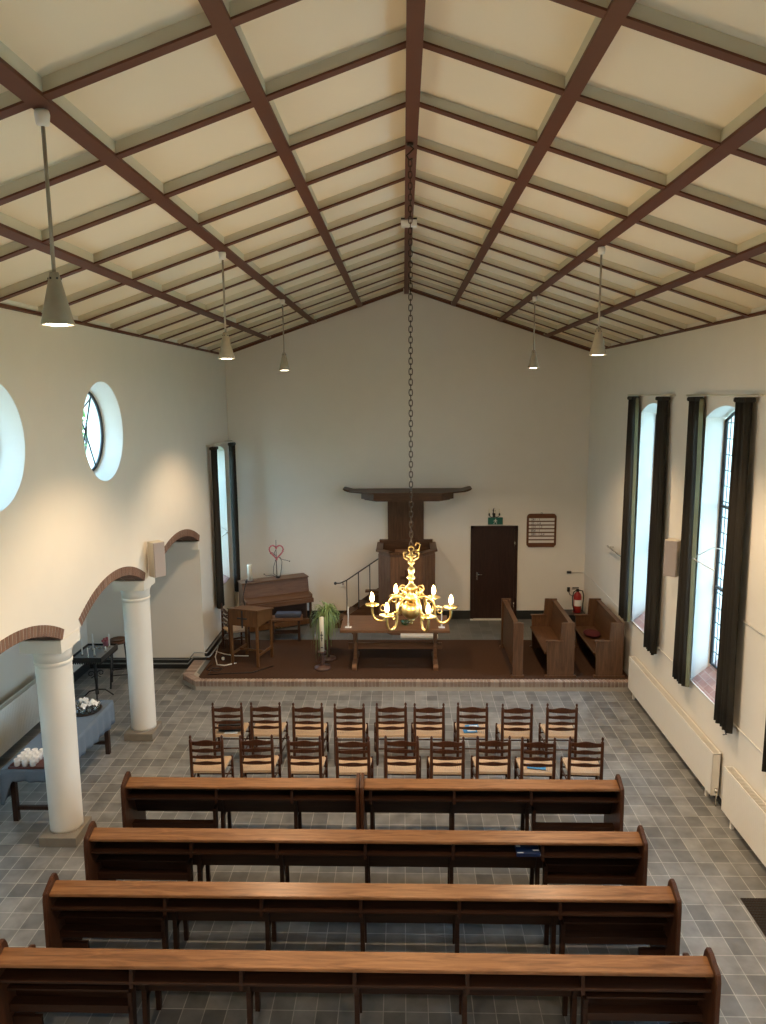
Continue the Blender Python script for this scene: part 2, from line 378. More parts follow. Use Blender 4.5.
# end wall of the aisle, aisle outer wall, aisle ceiling
struct(MB().box(XA-0.4, XL-TL, YS, YS+0.35, 0, 3.6), 'wall_aisle_end', PLASTER, label='white end wall of the side aisle', cat='wall')
mb = MB(); AW = [4.1, 6.87, 9.62]
pr = YN
for yc in AW:
    sliced(mb, XA-0.4, XA, [(pr, yc-0.45, [(0, 0, 3.6, 3.6)]), (yc-0.45, yc+0.45, [(0, 0, 1.5, 1.5), (2.75, 2.75, 3.6, 3.6)])]); pr = yc+0.45
sliced(mb, XA-0.4, XA, [(pr, YS+0.35, [(0, 0, 3.6, 3.6)])])
struct(mb, 'wall_aisle', PLASTER, label='white outer wall of the side aisle', cat='wall')
struct(MB().box(XA-0.5, XL-TL, YN-0.3, YS+0.4, 3.3, 3.6), 'ceiling_aisle', PLASTER, label='white ceiling of the side aisle', cat='ceiling')
# back wall (gable), near wall
g = [(XA-0.4, 0), (XR+0.5, 0), (XR+0.5, 6.5), (XR+0.1, roofz(XR)+0.28), (RX, RZ+0.4), (XL-0.1, roofz(XL)+0.28), (XA-0.4, 6.5)]
g = [(XL-TL, -0.15), (XR+0.5, -0.15), (XR+0.5, roofz(XR+0.5)+0.15), (RX, RZ+0.15), (XL-TL, roofz(XL-TL)+0.15)]
struct(MB().prism(g, YB, YB+0.3, 'Y'), 'wall_back', PLASTER, label='white plastered gable wall behind the pulpit', cat='wall')
g2 = [(XA-0.4, -0.15)]+g[1:]+[(XA-0.4, roofz(XL-TL)+0.15)]
struct(MB().prism(g2, YN-0.3, YN, 'Y'), 'wall_near', PLASTER, label='white wall at the organ loft end', cat='wall')
# imposts on the end wall and at the first pier
m = MB()
m.box(XL-TL-0.0, XL+0.004, YS-0.10, YS+0.0, ZSPR-0.15, ZSPR)
m.build('impost', PLASTER, wleft)

# ------------------------------------------------------------------ ceiling with beams and rafters
REC = 0.08
m = MB()
for s in (-1, 1):
    xe = (XR+0.5) if s > 0 else (XL-TL)
    a = [(RX, RZ+REC), (xe, roofz(xe)+REC), (xe, roofz(xe)+REC+0.15), (RX, RZ+REC+0.15)]
    m.prism(a, YN-0.3, YB+0.3, 'Y')
ceil = struct(m, 'ceiling', PANEL, label='pitched ceiling of cream panels between brown battens', cat='ceiling')
def tbox(m, xa, xb, y0, y1, d0, d1, mi=0):
    """box following the slope; d measured upwards from underside plane"""
    p = [(xa, roofz(xa)+d0), (xb, roofz(xb)+d0), (xb, roofz(xb)+d1), (xa, roofz(xa)+d1)]
    m.prism(p, y0, y1, 'Y', mi=mi)
ROW0, ROWS = 5.12, 0.99
rows = [ROW0+ROWS*k for k in range(-7, 12)]
# ridge beam
m = MB(); m.prism([(RX-0.052, RZ-0.095), (RX+0.052, RZ-0.095), (RX+0.052, RZ-0.01), (RX-0.052, RZ-0.01)], YN, YB, 'Y', mi=0)
m.prism([(RX-0.045, RZ-0.01), (RX+0.045, RZ-0.01), (RX+0.045, RZ+REC), (RX-0.045, RZ+REC)], YN, YB, 'Y', mi=1)
m.build('ridge_beam', [BROWN, CREAM], ceil)
for k in range(1, 4):
    for s in (-1, 1):
        xc = RX+s*BAY*k; m = MB(); w = 0.046
        tbox(m, xc-w, xc+w, YN, YB, -0.022, 0.0, 0); tbox(m, xc-w+0.004, xc+w-0.004, YN, YB, 0.0, REC+0.01, 1)
        m.build('beam', [BROWN, CREAM], ceil)
for s, xe in ((-1, XL), (1, XR)):
    m = MB(); tbox(m, xe, xe-s*0.03, YN, YB, -0.016, 0.012, 0); m.build('eaves_batten', [BROWN], ceil)
for s, xe in ((-1, XL), (1, XR)):
    for y in rows:
        m = MB(); tbox(m, RX+s*0.05, xe-s*0.03, y-0.038, y+0.038, -0.014, 0.0, 0)
        tbox(m, RX+s*0.045, xe, y-0.024, y+0.024, 0.0, REC+0.01, 1); m.build('rafter', [BROWN, CREAM], ceil)
    m = MB(); tbox(m, RX+s*0.07, xe-s*0.03, YB-0.045, YB, -0.018, REC, 0); m.build('rafter', [BROWN], ceil)

# ------------------------------------------------------------------ columns
def column(y, lab):
    x = XL-TL/2+0.02
    t = thing('column', lab, 'column', (x, y, 0), 0, 'white arcade columns'); t['kind'] = 'structure'
    MB().box(-0.225, 0.225, -0.27, 0.20, 0, 0.12, bev=0.006).build('plinth', PLINTH, t)
    MB().lathe([(0.190, 0.12), (0.190, 0.16), (0.192, 0.9), (0.203, ZSPR-0.36), (0.205, ZSPR-0.34), (0.213, ZSPR-0.335), (0.213, ZSPR-0.30), (0.207, ZSPR-0.295)], n=40).build('shaft', PLASTER, t)
    MB().lathe([(0.207, ZSPR-0.30), (0.210, ZSPR-0.22), (0.228, ZSPR-0.165), (0.236, ZSPR-0.15)], n=40).box(-TL/2-0.02, TL/2-0.012, -ABH, ABH, ZSPR-0.15, ZSPR+0.001, bev=0.003).build('capital', PLASTER, t)
    return t
column(COLS[0], 'white round column nearest the organ loft'); 
column(COLS[1], 'white round column beside the blue-covered table')
column(COLS[2], 'white round column nearer the platform, loudspeaker above it')

# ------------------------------------------------------------------ windows
def tall_window(name, x, yc, hw, z0, zs, zc, side, lab, nx, nz):
    """side +1: glass plane at x, room lies at smaller x"""
    t = thing(name, lab, 'window', (x, yc, z0), 0); t['kind'] = 'structure'
    N = 14; arc = [(-hw+2*hw*i/N, segarc(yc-hw+2*hw*i/N, yc, hw, zs, zc)-z0) for i in range(N+1)]
    m = MB(); fw = 0.028
    path = [(0, -hw, 0)]+[(0, a, b) for a, b in arc]+[(0, hw, 0)]
    pts = [(0, -hw+0.02, 0.02)]+[(0, a*(1-0.02/hw), b-0.02) for a, b in arc]+[(0, hw-0.02, 0.02)]
    m.tube(pts, fw, 4, closed=True)
    m.build('window_frame', BLACK, t)
    m = MB()
    for zz in (0.33, 0.66): m.box(-0.018, 0.018, -hw, hw, (zs-z0)*zz-0.02, (zs-z0)*zz+0.02)
    m.box(-0.014, 0.014, -0.012, 0.012, 0, zc-z0-0.02)
    m.build('glazing_bar', BLACK, t)
    m = MB()
    for i in range(1, nx):
        yy = -hw+2*hw*i/nx; m.box(-0.005, 0.005, yy-0.005, yy+0.005, 0, segarc(yc+yy, yc, hw, zs, zc)-z0)
    for j in range(1, nz):
        zz = (zc-z0)*j/nz; m.box(-0.005, 0.005, -hw, hw, zz-0.005, zz+0.005)
    m.build('lead_lattice', BLACK, t)
    m = MB(); m.prism([(-hw, 0)]+[(a, b) for a, b in arc]+[(hw, 0)], -0.002, 0.002, 'X'); m.build('window_pane', GLASS, t)
    return t
def sill(t_name, x0, x1, yc, hw, z0, z1):
    m = MB(); m.prism([(x0, z0-0.02), (x0, z0+0.005), (x1, z1), (x1, z0-0.02)], yc-hw, yc+hw, 'Y'); return m
names = {12.30: 'tall arched window nearest the platform on the right wall', 9.55: 'tall arched leaded window in the middle of the right wall', 6.80: 'tall arched window at the right edge of the photo',
         4.05: 'tall arched window beside the organ loft', 1.30: 'tall arched window under the organ loft'}
for i, yc in enumerate(WIN_R):
    t = tall_window('window_%d' % (i+1), XR+0.27, yc, WHW, WZ0+0.24, WZS-0.02, WZC-0.02, 1, names[yc], 8, 17)
    struct(sill('s', XR-0.0, XR+0.46, yc, WHW, WZ0, WZ0+0.38), 'window_sill', SILLBRICK, t).location = (-XR-0.27, -yc, -WZ0-0.24)
    portal('sky_portal', (XR+0.55, yc, 3.2), (0, radians(90), 0), 4.0, 1.3)
t = tall_window('window_6', XL-0.34, WL, WLH, WL0+0.2, WLS-0.02, WLC-0.02, -1, 'narrow arched window left of the piano', 5, 14)
m = MB(); m.prism([(XL, WL0-0.02), (XL, WL0+0.005), (XL-0.46, WL0+0.27), (XL-0.46, WL0-0.02)], WL-WLH, WL+WLH, 'Y')
struct(m, 'window_sill', SILLBRICK, t).location = (-XL+0.34, -WL, -WL0-0.2)
portal('sky_portal', (XL-0.6, WL, 2.8), (0, radians(-90), 0), 3.2, 0.9)
for i, yc in enumerate(OC):
    lab = {6.9: 'round window cut by the left edge of the photo', 9.6: 'round window with crossed bars over the arcade', 4.2: 'round window beside the organ loft', 1.5: 'round window under the organ loft end'}[yc]
    t = thing('window_%d' % (7+i), lab, 'window', (XL, yc, OZ), 0); t['kind'] = 'structure'
    n = 96; v = []; fs = []; m = MB()
    prof = [(OR_+0.003, 0.0005), (OR_-0.004, 0.0005), (OR_-0.10, -0.28), (OR_-0.09, -TL+0.02), (OR_+0.01, -TL-0.001)]
    for (rr, dx) in prof:
        for k in range(n): v.append((dx, rr*cos(2*pi*k/n), rr*sin(2*pi*k/n)))
    for j in range(5):
        q = (j+1) % 5
        for k in range(n): fs.append((j*n+k, j*n+(k+1) % n, q*n+(k+1) % n, q*n+k))
    m._add(v, fs, None, False); m.build('reveal', PLASTER, t)
    m = MB(); rr = OR_-0.11; xx = -0.25
    m.tube([(xx, rr*cos(2*pi*k/40), rr*sin(2*pi*k/40)) for k in range(40)], 0.022, 6, closed=True)
    m.build('window_frame', BLACK, t); m = MB()
    for a in (62, 118): 
        ca, sa = cos(radians(a))*rr, sin(radians(a))*rr; m.tube([(xx, -ca, -sa), (xx, ca, sa)], 0.011, 6)
    m.tube([(xx, -rr*0.98, 0.05), (xx, rr*0.4, 0.42)], 0.009, 6)
    m.build('glazing_bar', BLACK, t); m = MB()
    m.prism([(rr*cos(2*pi*k/40), rr*sin(2*pi*k/40)) for k in range(40)], xx-0.002, xx+0.002, 'X'); m.build('window_pane', GLASS, t)
    portal('sky_portal', (XL-TL-0.08, yc, OZ), (0, radians(-90), 0), 1.2, 1.2)
for i, yc in enumerate(AW):
    t = thing('window_%d' % (11+i), ('low square aisle window behind the organ loft pier', 'low square aisle window beside the blue-covered table', 'low square aisle window nearest the candle table')[i], 'window', (XA-0.25, yc, 1.5)); t['kind'] = 'structure'
    m = MB()
    for a in (-0.42, 0, 0.42): m.box(-0.02, 0.02, a-0.02, a+0.02, 0, 1.25)
    for a in (0.02, 0.6, 1.23): m.box(-0.02, 0.02, -0.45, 0.45, a-0.02, a+0.02)
    m.build('window_frame', BLACK, t); MB().box(-0.002, 0.002, -0.45, 0.45, 0, 1.25).build('window_pane', GLASS, t)
    portal('sky_portal', (XA-0.5, yc, 2.12), (0, radians(-90), 0), 1.3, 0.95)

# ------------------------------------------------------------------ platform
PX0, PY = -3.80, 12.66
outer = [(-3.80, PY), (XR, PY), (XR, YB), (XL, YB), (XL, YS), (-4.12, YS), (-4.12, 12.98)]
plat = struct(MB().prism(outer, 0, PZ-0.004, 'Z'), 'platform', CHOIRTILE, label='low raised platform with grey tiles at the back', cat='platform')
m = MB()
def brickrow(m, p0, p1, inward, n, z0, z1, depth, out=0.012):
    p0 = Vector(p0); p1 = Vector(p1); d = (p1-p0)/n; nn = Vector(inward).normalized()
    for i in range(n):
        a = p0+d*(i+0.05); b = p0+d*(i+0.95)
        q = [a-nn*out, b-nn*out, b+nn*depth, a+nn*depth]; j = random.uniform(-0.002, 0.002)
        m.prism([(v.x, v.y) for v in q], z0, z1+j, 'Z', bev=0.008)
n = 118
brickrow(m, (-3.80, PY), (XR, PY), (0, 1), n, 0.075, PZ+0.012, 0.12)
brickrow(m, (-4.12, 12.98), (-3.80, PY), (1, 1), 7, 0.075, PZ+0.012, 0.14)
brickrow(m, (-4.12, YS), (-4.12, 12.98), (1, 0), 11, 0.075, PZ+0.012, 0.20)
m.build('brick_edge', EDGEBRICK, plat)
m = MB(); m.prism([(-3.80, PY-0.004), (XR, PY-0.004), (XR, PY+0.13), (-3.66, PY+0.13), (-3.9, 13.1), (-3.9, YS), (-4.125, YS), (-4.125, 12.98)], 0.0, PZ+0.003, 'Z'); m.build('mortar_bed', MORTAR, plat)
m = MB(); m.prism([(-3.77, PY+0.12), (XR-0.02, PY+0.12), (XR-0.02, 14.95), (XL+0.02, 14.95), (XL+0.02, YS+0.02), (-3.80, YS), (-3.80, PY+0.12)], PZ-0.002, PZ+0.008, 'Z')
tag(m.build('carpet', CARPET), 'brown carpet covering the front of the platform', 'carpet')
# baseboards
def bb(name, x0, x1, y0, y1, z0, z1, lab): struct(MB().box(x0, x1, y0, y1, z0, z1), name, BLACKSTONE, label=lab, cat='baseboard')
bb('baseboard_back', XL+0.02, XR-0.02, YB-0.018, YB, PZ, PZ+0.20, 'black stone baseboard along the back wall')
bb('baseboard_left', XL, XL+0.018, YS, YB-0.018, PZ, PZ+0.16, 'black baseboard left of the platform')
bb('baseboard_aisle_end', XA, XL, YS-0.016, YS, 0, 0.22, 'black baseboard along the aisle end wall')
bb('baseboard_aisle', XA, XA+0.016, YN, YS-0.016, 0, 0.18, 'black baseboard along the outer aisle wall')
bb('baseboard_right', XR-0.014, XR, YN, PY, 0, 0.08, 'dark baseboard under the radiators')
# heating pipes round the pier
m = MB()
for dz, dr in ((0.10, 0.0), (0.035, 0.06)):
    m.tube([(XA+0.1, YS-0.07-dr, 0.11+dz), (-4.22, YS-0.07-dr, 0.11+dz), (-4.10, YS-0.075-dr, 0.25+dz), (XL+0.06+dr, YS-0.075-dr, 0.25+dz), (XL+0.07+dr, YS-0.04, 0.25+dz), (XL+0.07+dr, YB-0.1, 0.25+dz)], 0.014, 8)
tag(m.build('heating_pipe', PIPE), 'pair of grey heating pipes running round the foot of the end wall', 'pipe')

# ------------------------------------------------------------------ door, exit sign, hymn board, wall things
t = thing('door_1', 'dark brown wooden door in the back wall under the exit sign', 'door', (2.045, YB, PZ)); t['kind'] = 'structure'
m = MB(); m.box(-0.53, -0.455, -0.05, 0.02, 0, 2.18, bev=0.005); m.box(0.455, 0.53, -0.05, 0.02, 0, 2.18, bev=0.005); m.box(-0.53, 0.53, -0.05, 0.02, 2.11, 2.18, bev=0.005); m.build('door_frame', DOORM, t)
MB().box(-0.455, 0.455, -0.03, 0.02, 0.02, 2.11).build('door_leaf', DOORM, t)
m = MB(); m.box(-0.40, -0.365, -0.036, -0.03, 0.93, 1.11, bev=0.003); m.tube([(-0.383, -0.035, 1.06), (-0.383, -0.075, 1.06), (-0.27, -0.075, 1.06)], 0.009, 8); m.build('door_handle', CHROME, t)
for z in (0.3, 1.72): MB().lathe([(0.012, 0), (0.012, 0.10)], (0.46, -0.045, z), 8).build('hinge', CHROME, t)
MB().box(-0.53, 0.53, -0.12, 0.0, 0, 0.015).build('threshold', WHITE, t)

t = thing('exit_sign', 'green emergency exit sign above the dark door', 'sign', (2.062, YB, 2.385))
MB().box(-0.165, 0.165, -0.06, 0, 0, 0.155, bev=0.005).build('housing', GREEN, t)
m = MB(); y0 = -0.064   # running figure and door
m.ell((-0.0, y0, 0.118), 0.014, 0.003, 0.014, 10, 6); 
m.prism([(-0.02, 0.10), (0.02, 0.10), (0.012, 0.055), (-0.012, 0.055)], y0-0.002, -0.058, 'Y')
m.prism([(-0.02, 0.10), (-0.05, 0.08), (-0.046, 0.072), (-0.012, 0.088)], y0-0.002, -0.058, 'Y')
m.prism([(0.015, 0.10), (0.045, 0.085), (0.04, 0.077), (0.012, 0.088)], y0-0.002, -0.058, 'Y')
m.prism([(-0.012, 0.058), (0.0, 0.058), (-0.03, 0.02), (-0.05, 0.02), (-0.05, 0.028), (-0.034, 0.03)], y0-0.002, -0.058, 'Y')
m.prism([(0.0, 0.058), (0.012, 0.058), (0.035, 0.04), (0.022, 0.015), (0.012, 0.018), (0.02, 0.037)], y0-0.002, -0.058, 'Y')
m.build('pictogram', WHITE, t)
# wrought wall sconce above
t = thing('wall_sconce', 'small black three-armed candle sconce above the exit sign', 'sconce', (2.03, YB-0.0, 2.56))
m = MB(); m.prism([(-0.02, -0.02), (0.02, -0.02), (0.035, 0.06), (0.02, 0.10), (0.03, 0.14), (0.0, 0.20), (-0.03, 0.14), (-0.02, 0.10), (-0.035, 0.06)], -0.02, 0, 'Y'); m.build('back_plate', IRON, t)
for s in (-1, 0, 1):
    m = MB(); pts = [(0, -0.02, 0.02)]+[(s*0.115*k/8, -0.02-0.07*sin(pi/2*k/8), 0.02-0.035*sin(pi*k/8)+0.02*k/8) for k in range(1, 9)]
    m.tube(pts, 0.008, 6); m.lathe([(0.01, 0), (0.03, 0.012), (0.014, 0.016), (0.014, 0.05)], pts[-1], 10); m.build('arm', IRON, t)
    MB().lathe([(0.011, 0.05), (0.011, 0.14), (0.002, 0.15)], pts[-1], 8).build('candle', WAX, t)

t = thing('hymn_board', 'wooden hymn number board with seven white strips', 'hymn board', (3.10, YB, 1.86))
def rrect(x0, x1, z0, z1, r, k=5):
    p = []
    for cx, cz, a0 in ((x1-r, z1-r, 0), (x0+r, z1-r, 90), (x0+r, z0+r, 180), (x1-r, z0+r, 270)):
        for i in range(k+1): a = radians(a0+90*i/k); p.append((cx+r*cos(a), cz+r*sin(a)))
    return p
MB().prism(rrect(-0.33, 0.33, 0, 0.76, 0.08), -0.03, 0, 'Y').build('board', OAKZ, t)
FR = wood('hymn_frame_wood', (0.12, 0.042, 0.018), (0.2, 0.08, 0.03), 'X')
m = MB(); m.box(-0.33, -0.285, -0.045, -0.028, 0.05, 0.71, bev=0.006); m.box(0.285, 0.33, -0.045, -0.028, 0.05, 0.71, bev=0.006); m.box(-0.29, 0.29, -0.045, -0.028, 0.0, 0.085, bev=0.006); m.box(-0.29, 0.29, -0.045, -0.028, 0.675, 0.76, bev=0.006)
for i in range(8): z = 0.085+i*0.0843; m.box(-0.29, 0.29, -0.042, -0.028, z-0.013, z+0.013)
m.build('frame', FR, t)
hy = ['', '', '103 : 1.2', '865 : 1', '155 : 1.4', '24 : 1', '280 : 1']
for i in range(7):
    z = 0.098+i*0.0843; st = MB().box(-0.285, 0.285, -0.034, -0.026, z, z+0.058).build('number_strip', WHITE, t)
    tx = ['', '', '280 - 1,2,4', '806 - 1', '103 - 1,3', '33 - 1,4', '281 - 1'][i]
    if tx:
        cu = bpy.data.curves.new('digits', 'FONT'); cu.body = tx; cu.size = 0.07; cu.extrude = 0.001; cu.align_x = 'LEFT'
        o = bpy.data.objects.new('digits', cu); C.objects.link(o)
        dg = bpy.context.evaluated_depsgraph_get(); me = bpy.data.meshes.new_from_object(o.evaluated_get(dg)); bpy.data.objects.remove(o)
        o = bpy.data.objects.new('hymn_digits', me); C.objects.link(o); me.materials.clear(); me.materials.append(BLACK)
        o.parent = st; o.rotation_euler = (pi/2, 0, 0); o.location = (-0.235, -0.0355, z+0.005)
MB().tube([(-0.02, -0.01, 0.75), (-0.012, -0.01, 0.79), (0.012, -0.01, 0.79), (0.02, -0.01, 0.75)], 0.005, 6).build('hanging_eye', IRON, t)

# sockets and cable on the back wall
t = thing('wall_socket', 'small black plug on the back wall under the hymn board', 'socket', (3.75, YB, 1.27))
MB().box(-0.05, 0.05, -0.04, 0, -0.025, 0.03, bev=0.006).build('plug', BLACK, t)
t = thing('wall_socket', 'black cable plug beside the fire extinguisher', 'socket', (3.75, YB, 0.87))
MB().box(-0.03, 0.03, -0.04, 0, -0.05, 0.05, bev=0.006).build('plug', BLACK, t)
MB().tube([(0, -0.03, -0.04), (0.03, -0.03, -0.12), (0.1, -0.04, -0.15), (0.17, -0.05, -0.1)], 0.008, 6).build('cable', BLACK, t)
t = thing('wall_socket', 'white socket on the back wall beside the stair railing', 'socket', (-1.40, YB, 0.95))
MB().box(-0.06, 0.06, -0.045, 0, 0, 0.13, bev=0.008).build('cover', WHITE, t); MB().box(-0.025, 0.025, -0.05, -0.04, 0.035, 0.095, bev=0.004).build('insert', GREYP, t)
m = MB(); m.tube([(3.80, YB-0.012, 1.27), (XR-0.015, YB-0.012, 1.27), (XR-0.012, YB-0.03, 1.27), (XR-0.012, 6.2, 1.20)], 0.009, 6)
tag(m.build('cable_conduit', WHITE), 'thin white cable duct running low along the right wall', 'cable duct')
m = MB(); m.tube([(XR-0.012, 8.72, 2.56), (XR-0.012, 6.0, 2.56)], 0.012, 6)
tag(m.build('cable_conduit', WHITE), 'short white cable duct between the curtains at the right edge', 'cable duct')
t = thing('wall_rail', 'short metal bar on the right wall above the side benches', 'rail', (XR, 13.8, 2.31))
MB().tube([(-0.09, 0.55, 0), (-0.09, -0.55, 0)], 0.018, 8).build('bar', CHROME, t)
for s in (-1, 1): MB().tube([(0, s*0.45, 0), (-0.09, s*0.45, 0)], 0.012, 8).build('bracket', CHROME, t)

# fire extinguisher on a black case
t = thing('equipment_case', 'low black case on the floor in the right back corner', 'case', (3.88, 16.10, PZ))
MB().box(-0.30, 0.16, -0.22, 0.22, 0.0, 0.20, bev=0.015).build('body', BLACK, t)
MB().box(-0.31, 0.17, -0.23, 0.23, 0.20, 0.26, bev=0.015).build('lid', BLACK, t)
m = MB(); m.tube([(-0.12, -0.235, 0.12), (-0.12, -0.26, 0.14), (0.0, -0.26, 0.14), (0.0, -0.235, 0.12)], 0.01, 6); m.build('handle', BLACK, t)
t = thing('fire_extinguisher', 'red fire extinguisher with pale label standing in the corner', 'fire extinguisher', (3.88, 16.10, PZ+0.262))
MB().lathe([(0.085, 0), (0.09, 0.01), (0.09, 0.36), (0.075, 0.42), (0.035, 0.46), (0.03, 0.48)], n=24).build('cylinder', RED, t)
v = []; fs = []; m = MB()
for i in range(13):
    a = radians(-150+10*i); v += [(0.0915*cos(a), 0.0915*sin(a), 0.16), (0.0915*cos(a), 0.0915*sin(a), 0.30)]
for i in range(12): fs.append((2*i, 2*i+2, 2*i+3, 2*i+1))
m._add(v, fs, None, True); m.build('paper_label', PAPER, t)
m = MB(); m.box(-0.03, 0.03, -0.03, 0.03, 0.48, 0.53, bev=0.005); m.box(-0.13, 0.02, -0.012, 0.012, 0.53, 0.545); m.box(-0.12, 0.02, -0.012, 0.012, 0.56, 0.575); m.build('valve_handle', BLACK, t)
MB().tube([(0.03, -0.01, 0.51), (0.10, -0.03, 0.50), (0.125, -0.04, 0.40), (0.115, -0.04, 0.2), (0.11, -0.04, 0.05)], 0.013, 8).build('hose', BLACK, t)
MB().tube([(-0.03, -0.01, 0.51), (-0.10, -0.05, 0.48), (-0.125, -0.05, 0.36), (-0.115, -0.04, 0.18), (-0.08, -0.07, 0.05)], 0.011, 8).build('hose_loop', BLACK, t)

# ------------------------------------------------------------------ pulpit
t = thing('pulpit', 'tall dark wooden pulpit with wide canopy on the back wall', 'pulpit', (0.05, YB, PZ))
ZR = 1.80
tubp = [(-0.60, -0.02), (-0.60, -0.83), (-0.33, -1.16), (0.33, -1.16), (0.62, -0.83), (0.62, -0.02)]
def loop_wall(m, pts, z0, z1, th, mi=0):
    for a, b in zip(pts[:-1], pts[1:]):
        a = Vector(a); b = Vector(b); d = (b-a).normalized(); nn = Vector((-d.y, d.x))*th
        m.prism([(a.x, a.y), (b.x, b.y), (b.x+nn.x, b.y+nn.y), (a.x+nn.x, a.y+nn.y)], z0, z1, 'Z', mi=mi)
m = MB(); loop_wall(m, tubp, 0.0, ZR-0.03, 0.04)
for a, b in zip(tubp[1:-2], tubp[2:-1]):   # vertical boards
    a = Vector(a); b = Vector(b); L = (b-a).length; d = (b-a).normalized(); nn = Vector((d.y, -d.x)); k = max(3, round(L/0.12)); w = L/k
    for i in range(k):
        p = a+d*(w*i+0.004); q = a+d*(w*(i+1)-0.004)
        m.prism([(p.x, p.y), (q.x, q.y), (q.x+nn.x*0.012, q.y+nn.y*0.012), (p.x+nn.x*0.012, p.y+nn.y*0.012)], 0.05, ZR-0.08, 'Z')
m.build('tub', PULPITL, t)
m = MB()
for a, b in zip(tubp[:-1], tubp[1:]):
    a = Vector(a); b = Vector(b); d = (b-a).normalized(); nn = Vector((d.y, -d.x)); a2 = a-d*0.03; b2 = b+d*0.03
    m.prism([((a2+nn*0.05).x, (a2+nn*0.05).y), ((b2+nn*0.05).x, (b2+nn*0.05).y), ((b2-nn*0.09).x, (b2-nn*0.09).y), ((a2-nn*0.09).x, (a2-nn*0.09).y)], ZR-0.03, ZR+0.015, 'Z')
m.build('rim', OAKZ, t)
MB().prism(tubp, 0.78, 0.82, 'Z').build('tub_floor', PULPITX, t)
m = MB(); m.box(-0.035, 0.035, -1.20, -1.172, 0.95, 1.45); m.box(-0.13, 0.13, -1.20, -1.172, 1.24, 1.31); m.build('cross', PULPIT, t)
MB().box(-0.60, 0.60, -0.10, -0.005, 0.82, 1.88, bev=0.005).build('bench_back', PULPITX, t)
m = MB(); m.box(-0.41, 0.40, -0.09, -0.005, 1.86, 2.96, bev=0.004)
for x in (-0.14, 0.13): m.box(x-0.004, x+0.004, -0.095, -0.08, 1.9, 2.95)
m.build('back_panel', PULPIT, t)
MB().box(-0.24, 0.24, -1.22, -1.0, ZR+0.03, ZR+0.055, bev=0.004).build('book_rest', TABLEW, t)
m = MB(); can = [(-0.98, -0.02), (-0.98, -0.45), (-0.70, -0.74), (0.76, -0.74), (1.04, -0.45), (1.04, -0.02)]
m.prism(can, 2.87, 3.015, 'Z'); m.prism([(p[0]*0.93, p[1]*0.93) for p in can], 2.84, 2.875, 'Z'); m.build('canopy_box', PULPITX, t)
m = MB(); top = [(-1.24, -0.02), (-1.24, -0.50), (-0.80, -0.82), (0.86, -0.82), (1.30, -0.50), (1.30, -0.02)]
m.prism(top, 3.015, 3.045, 'Z')
for s, x in ((-1, -1.23), (1, 1.29)):
    pr_ = [(x, 3.015), (x+s*0.06, 3.025), (x+s*0.12, 3.05), (x+s*0.155, 3.085), (x+s*0.12, 3.09), (x+s*0.05, 3.07), (x-s*0.05, 3.045)]
    m.prism(pr_, -0.48, -0.02, 'Y')
m.build('canopy_top', PULPITX, t)
struct(MB().box(-0.08-0.0, 0.72, 15.06, 15.26, PZ, PZ+0.05, bev=0.01), 'trim_1', PLASTER, label='low white step in front of the pulpit', cat='step')
# stairs
t = thing('pulpit_stairs', 'dark wooden steps with black iron railing left of the pulpit', 'stairs', (-0.56, 15.85, PZ))
for i in range(4):
    x1 = -0.22*i; z = 0.64-0.16*i
    MB().box(x1-0.25, x1, -0.05, 0.52, z-0.03, z, bev=0.004).build('step', PULPITX, t)
for ya, yb in ((-0.09, -0.05), (0.50, 0.53)): MB().prism([(0, 0.02), (0, 0.78), (-0.98, 0.08), (-0.98, 0), (-0.9, 0)], ya, yb, 'Y').build('stringer', PULPITX, t)
m = MB(); rail = [(-0.93, -0.11, 1.03), (-0.84, -0.11, 1.035), (-0.70, -0.11, 1.10), (0.0, -0.11, 1.58)]
m.tube(rail, 0.014, 8); m.ell((-0.95, -0.11, 1.03), 0.035, 0.035, 0.035); m.build('handrail', IRON, t)
for x in (-0.70, -0.44, -0.19):
    zt = 1.10+(x+0.70)*0.48/0.70; zb = max(0.05, 0.78+x*0.714+0.0) if x > -0.65 else 0.0
    MB().tube([(x, -0.11, zb-0.02), (x, -0.11, zt)], 0.012, 8).build('baluster', IRON, t)
MB().box(-0.30, -0.002, -0.04, 0.10, 0.80, 0.84, bev=0.004).build('shelf', OAKZ, t)

# ------------------------------------------------------------------ communion table
t = thing('communion_table', 'long oak trestle table with two slim candles on the platform', 'table', (-0.175, 13.62, PZ+0.008))
MB().box(-1.02, 1.02, -0.47, 0.47, 0.745, 0.80, bev=0.008).build('tabletop', TABLEW, t)
for s in (-1, 1):
    m = MB(); x = s*0.765
    m.prism([(-0.10, 0.09), (0.10, 0.09), (0.13, 0.72), (-0.13, 0.72)], x-0.035, x+0.035, 'X', bev=0.004); m.box(x-0.04, x+0.04, -0.40, 0.40, 0.70, 0.745, bev=0.004)
    m.build('leg', TABLEW, t)
    m = MB(); m.prism([(-0.44, 0), (-0.30, 0), (-0.26, 0.03), (0.26, 0.03), (0.30, 0), (0.44, 0), (0.44, 0.05), (0.36, 0.10), (-0.36, 0.10), (-0.44, 0.05)], x-0.045, x+0.045, 'X', bev=0.005); m.build('foot', TABLEW, t)
m = MB(); m.box(-0.90, 0.90, -0.025, 0.025, 0.28, 0.40, bev=0.004); m.build('stretcher', TABLEW, t)
for s in (-1, 1): MB().box(s*0.835-0.02, s*0.835+0.02, -0.045, 0.045, 0.29, 0.39, bev=0.004).build('wedge', TABLEW, t)
TZ = PZ+0.808
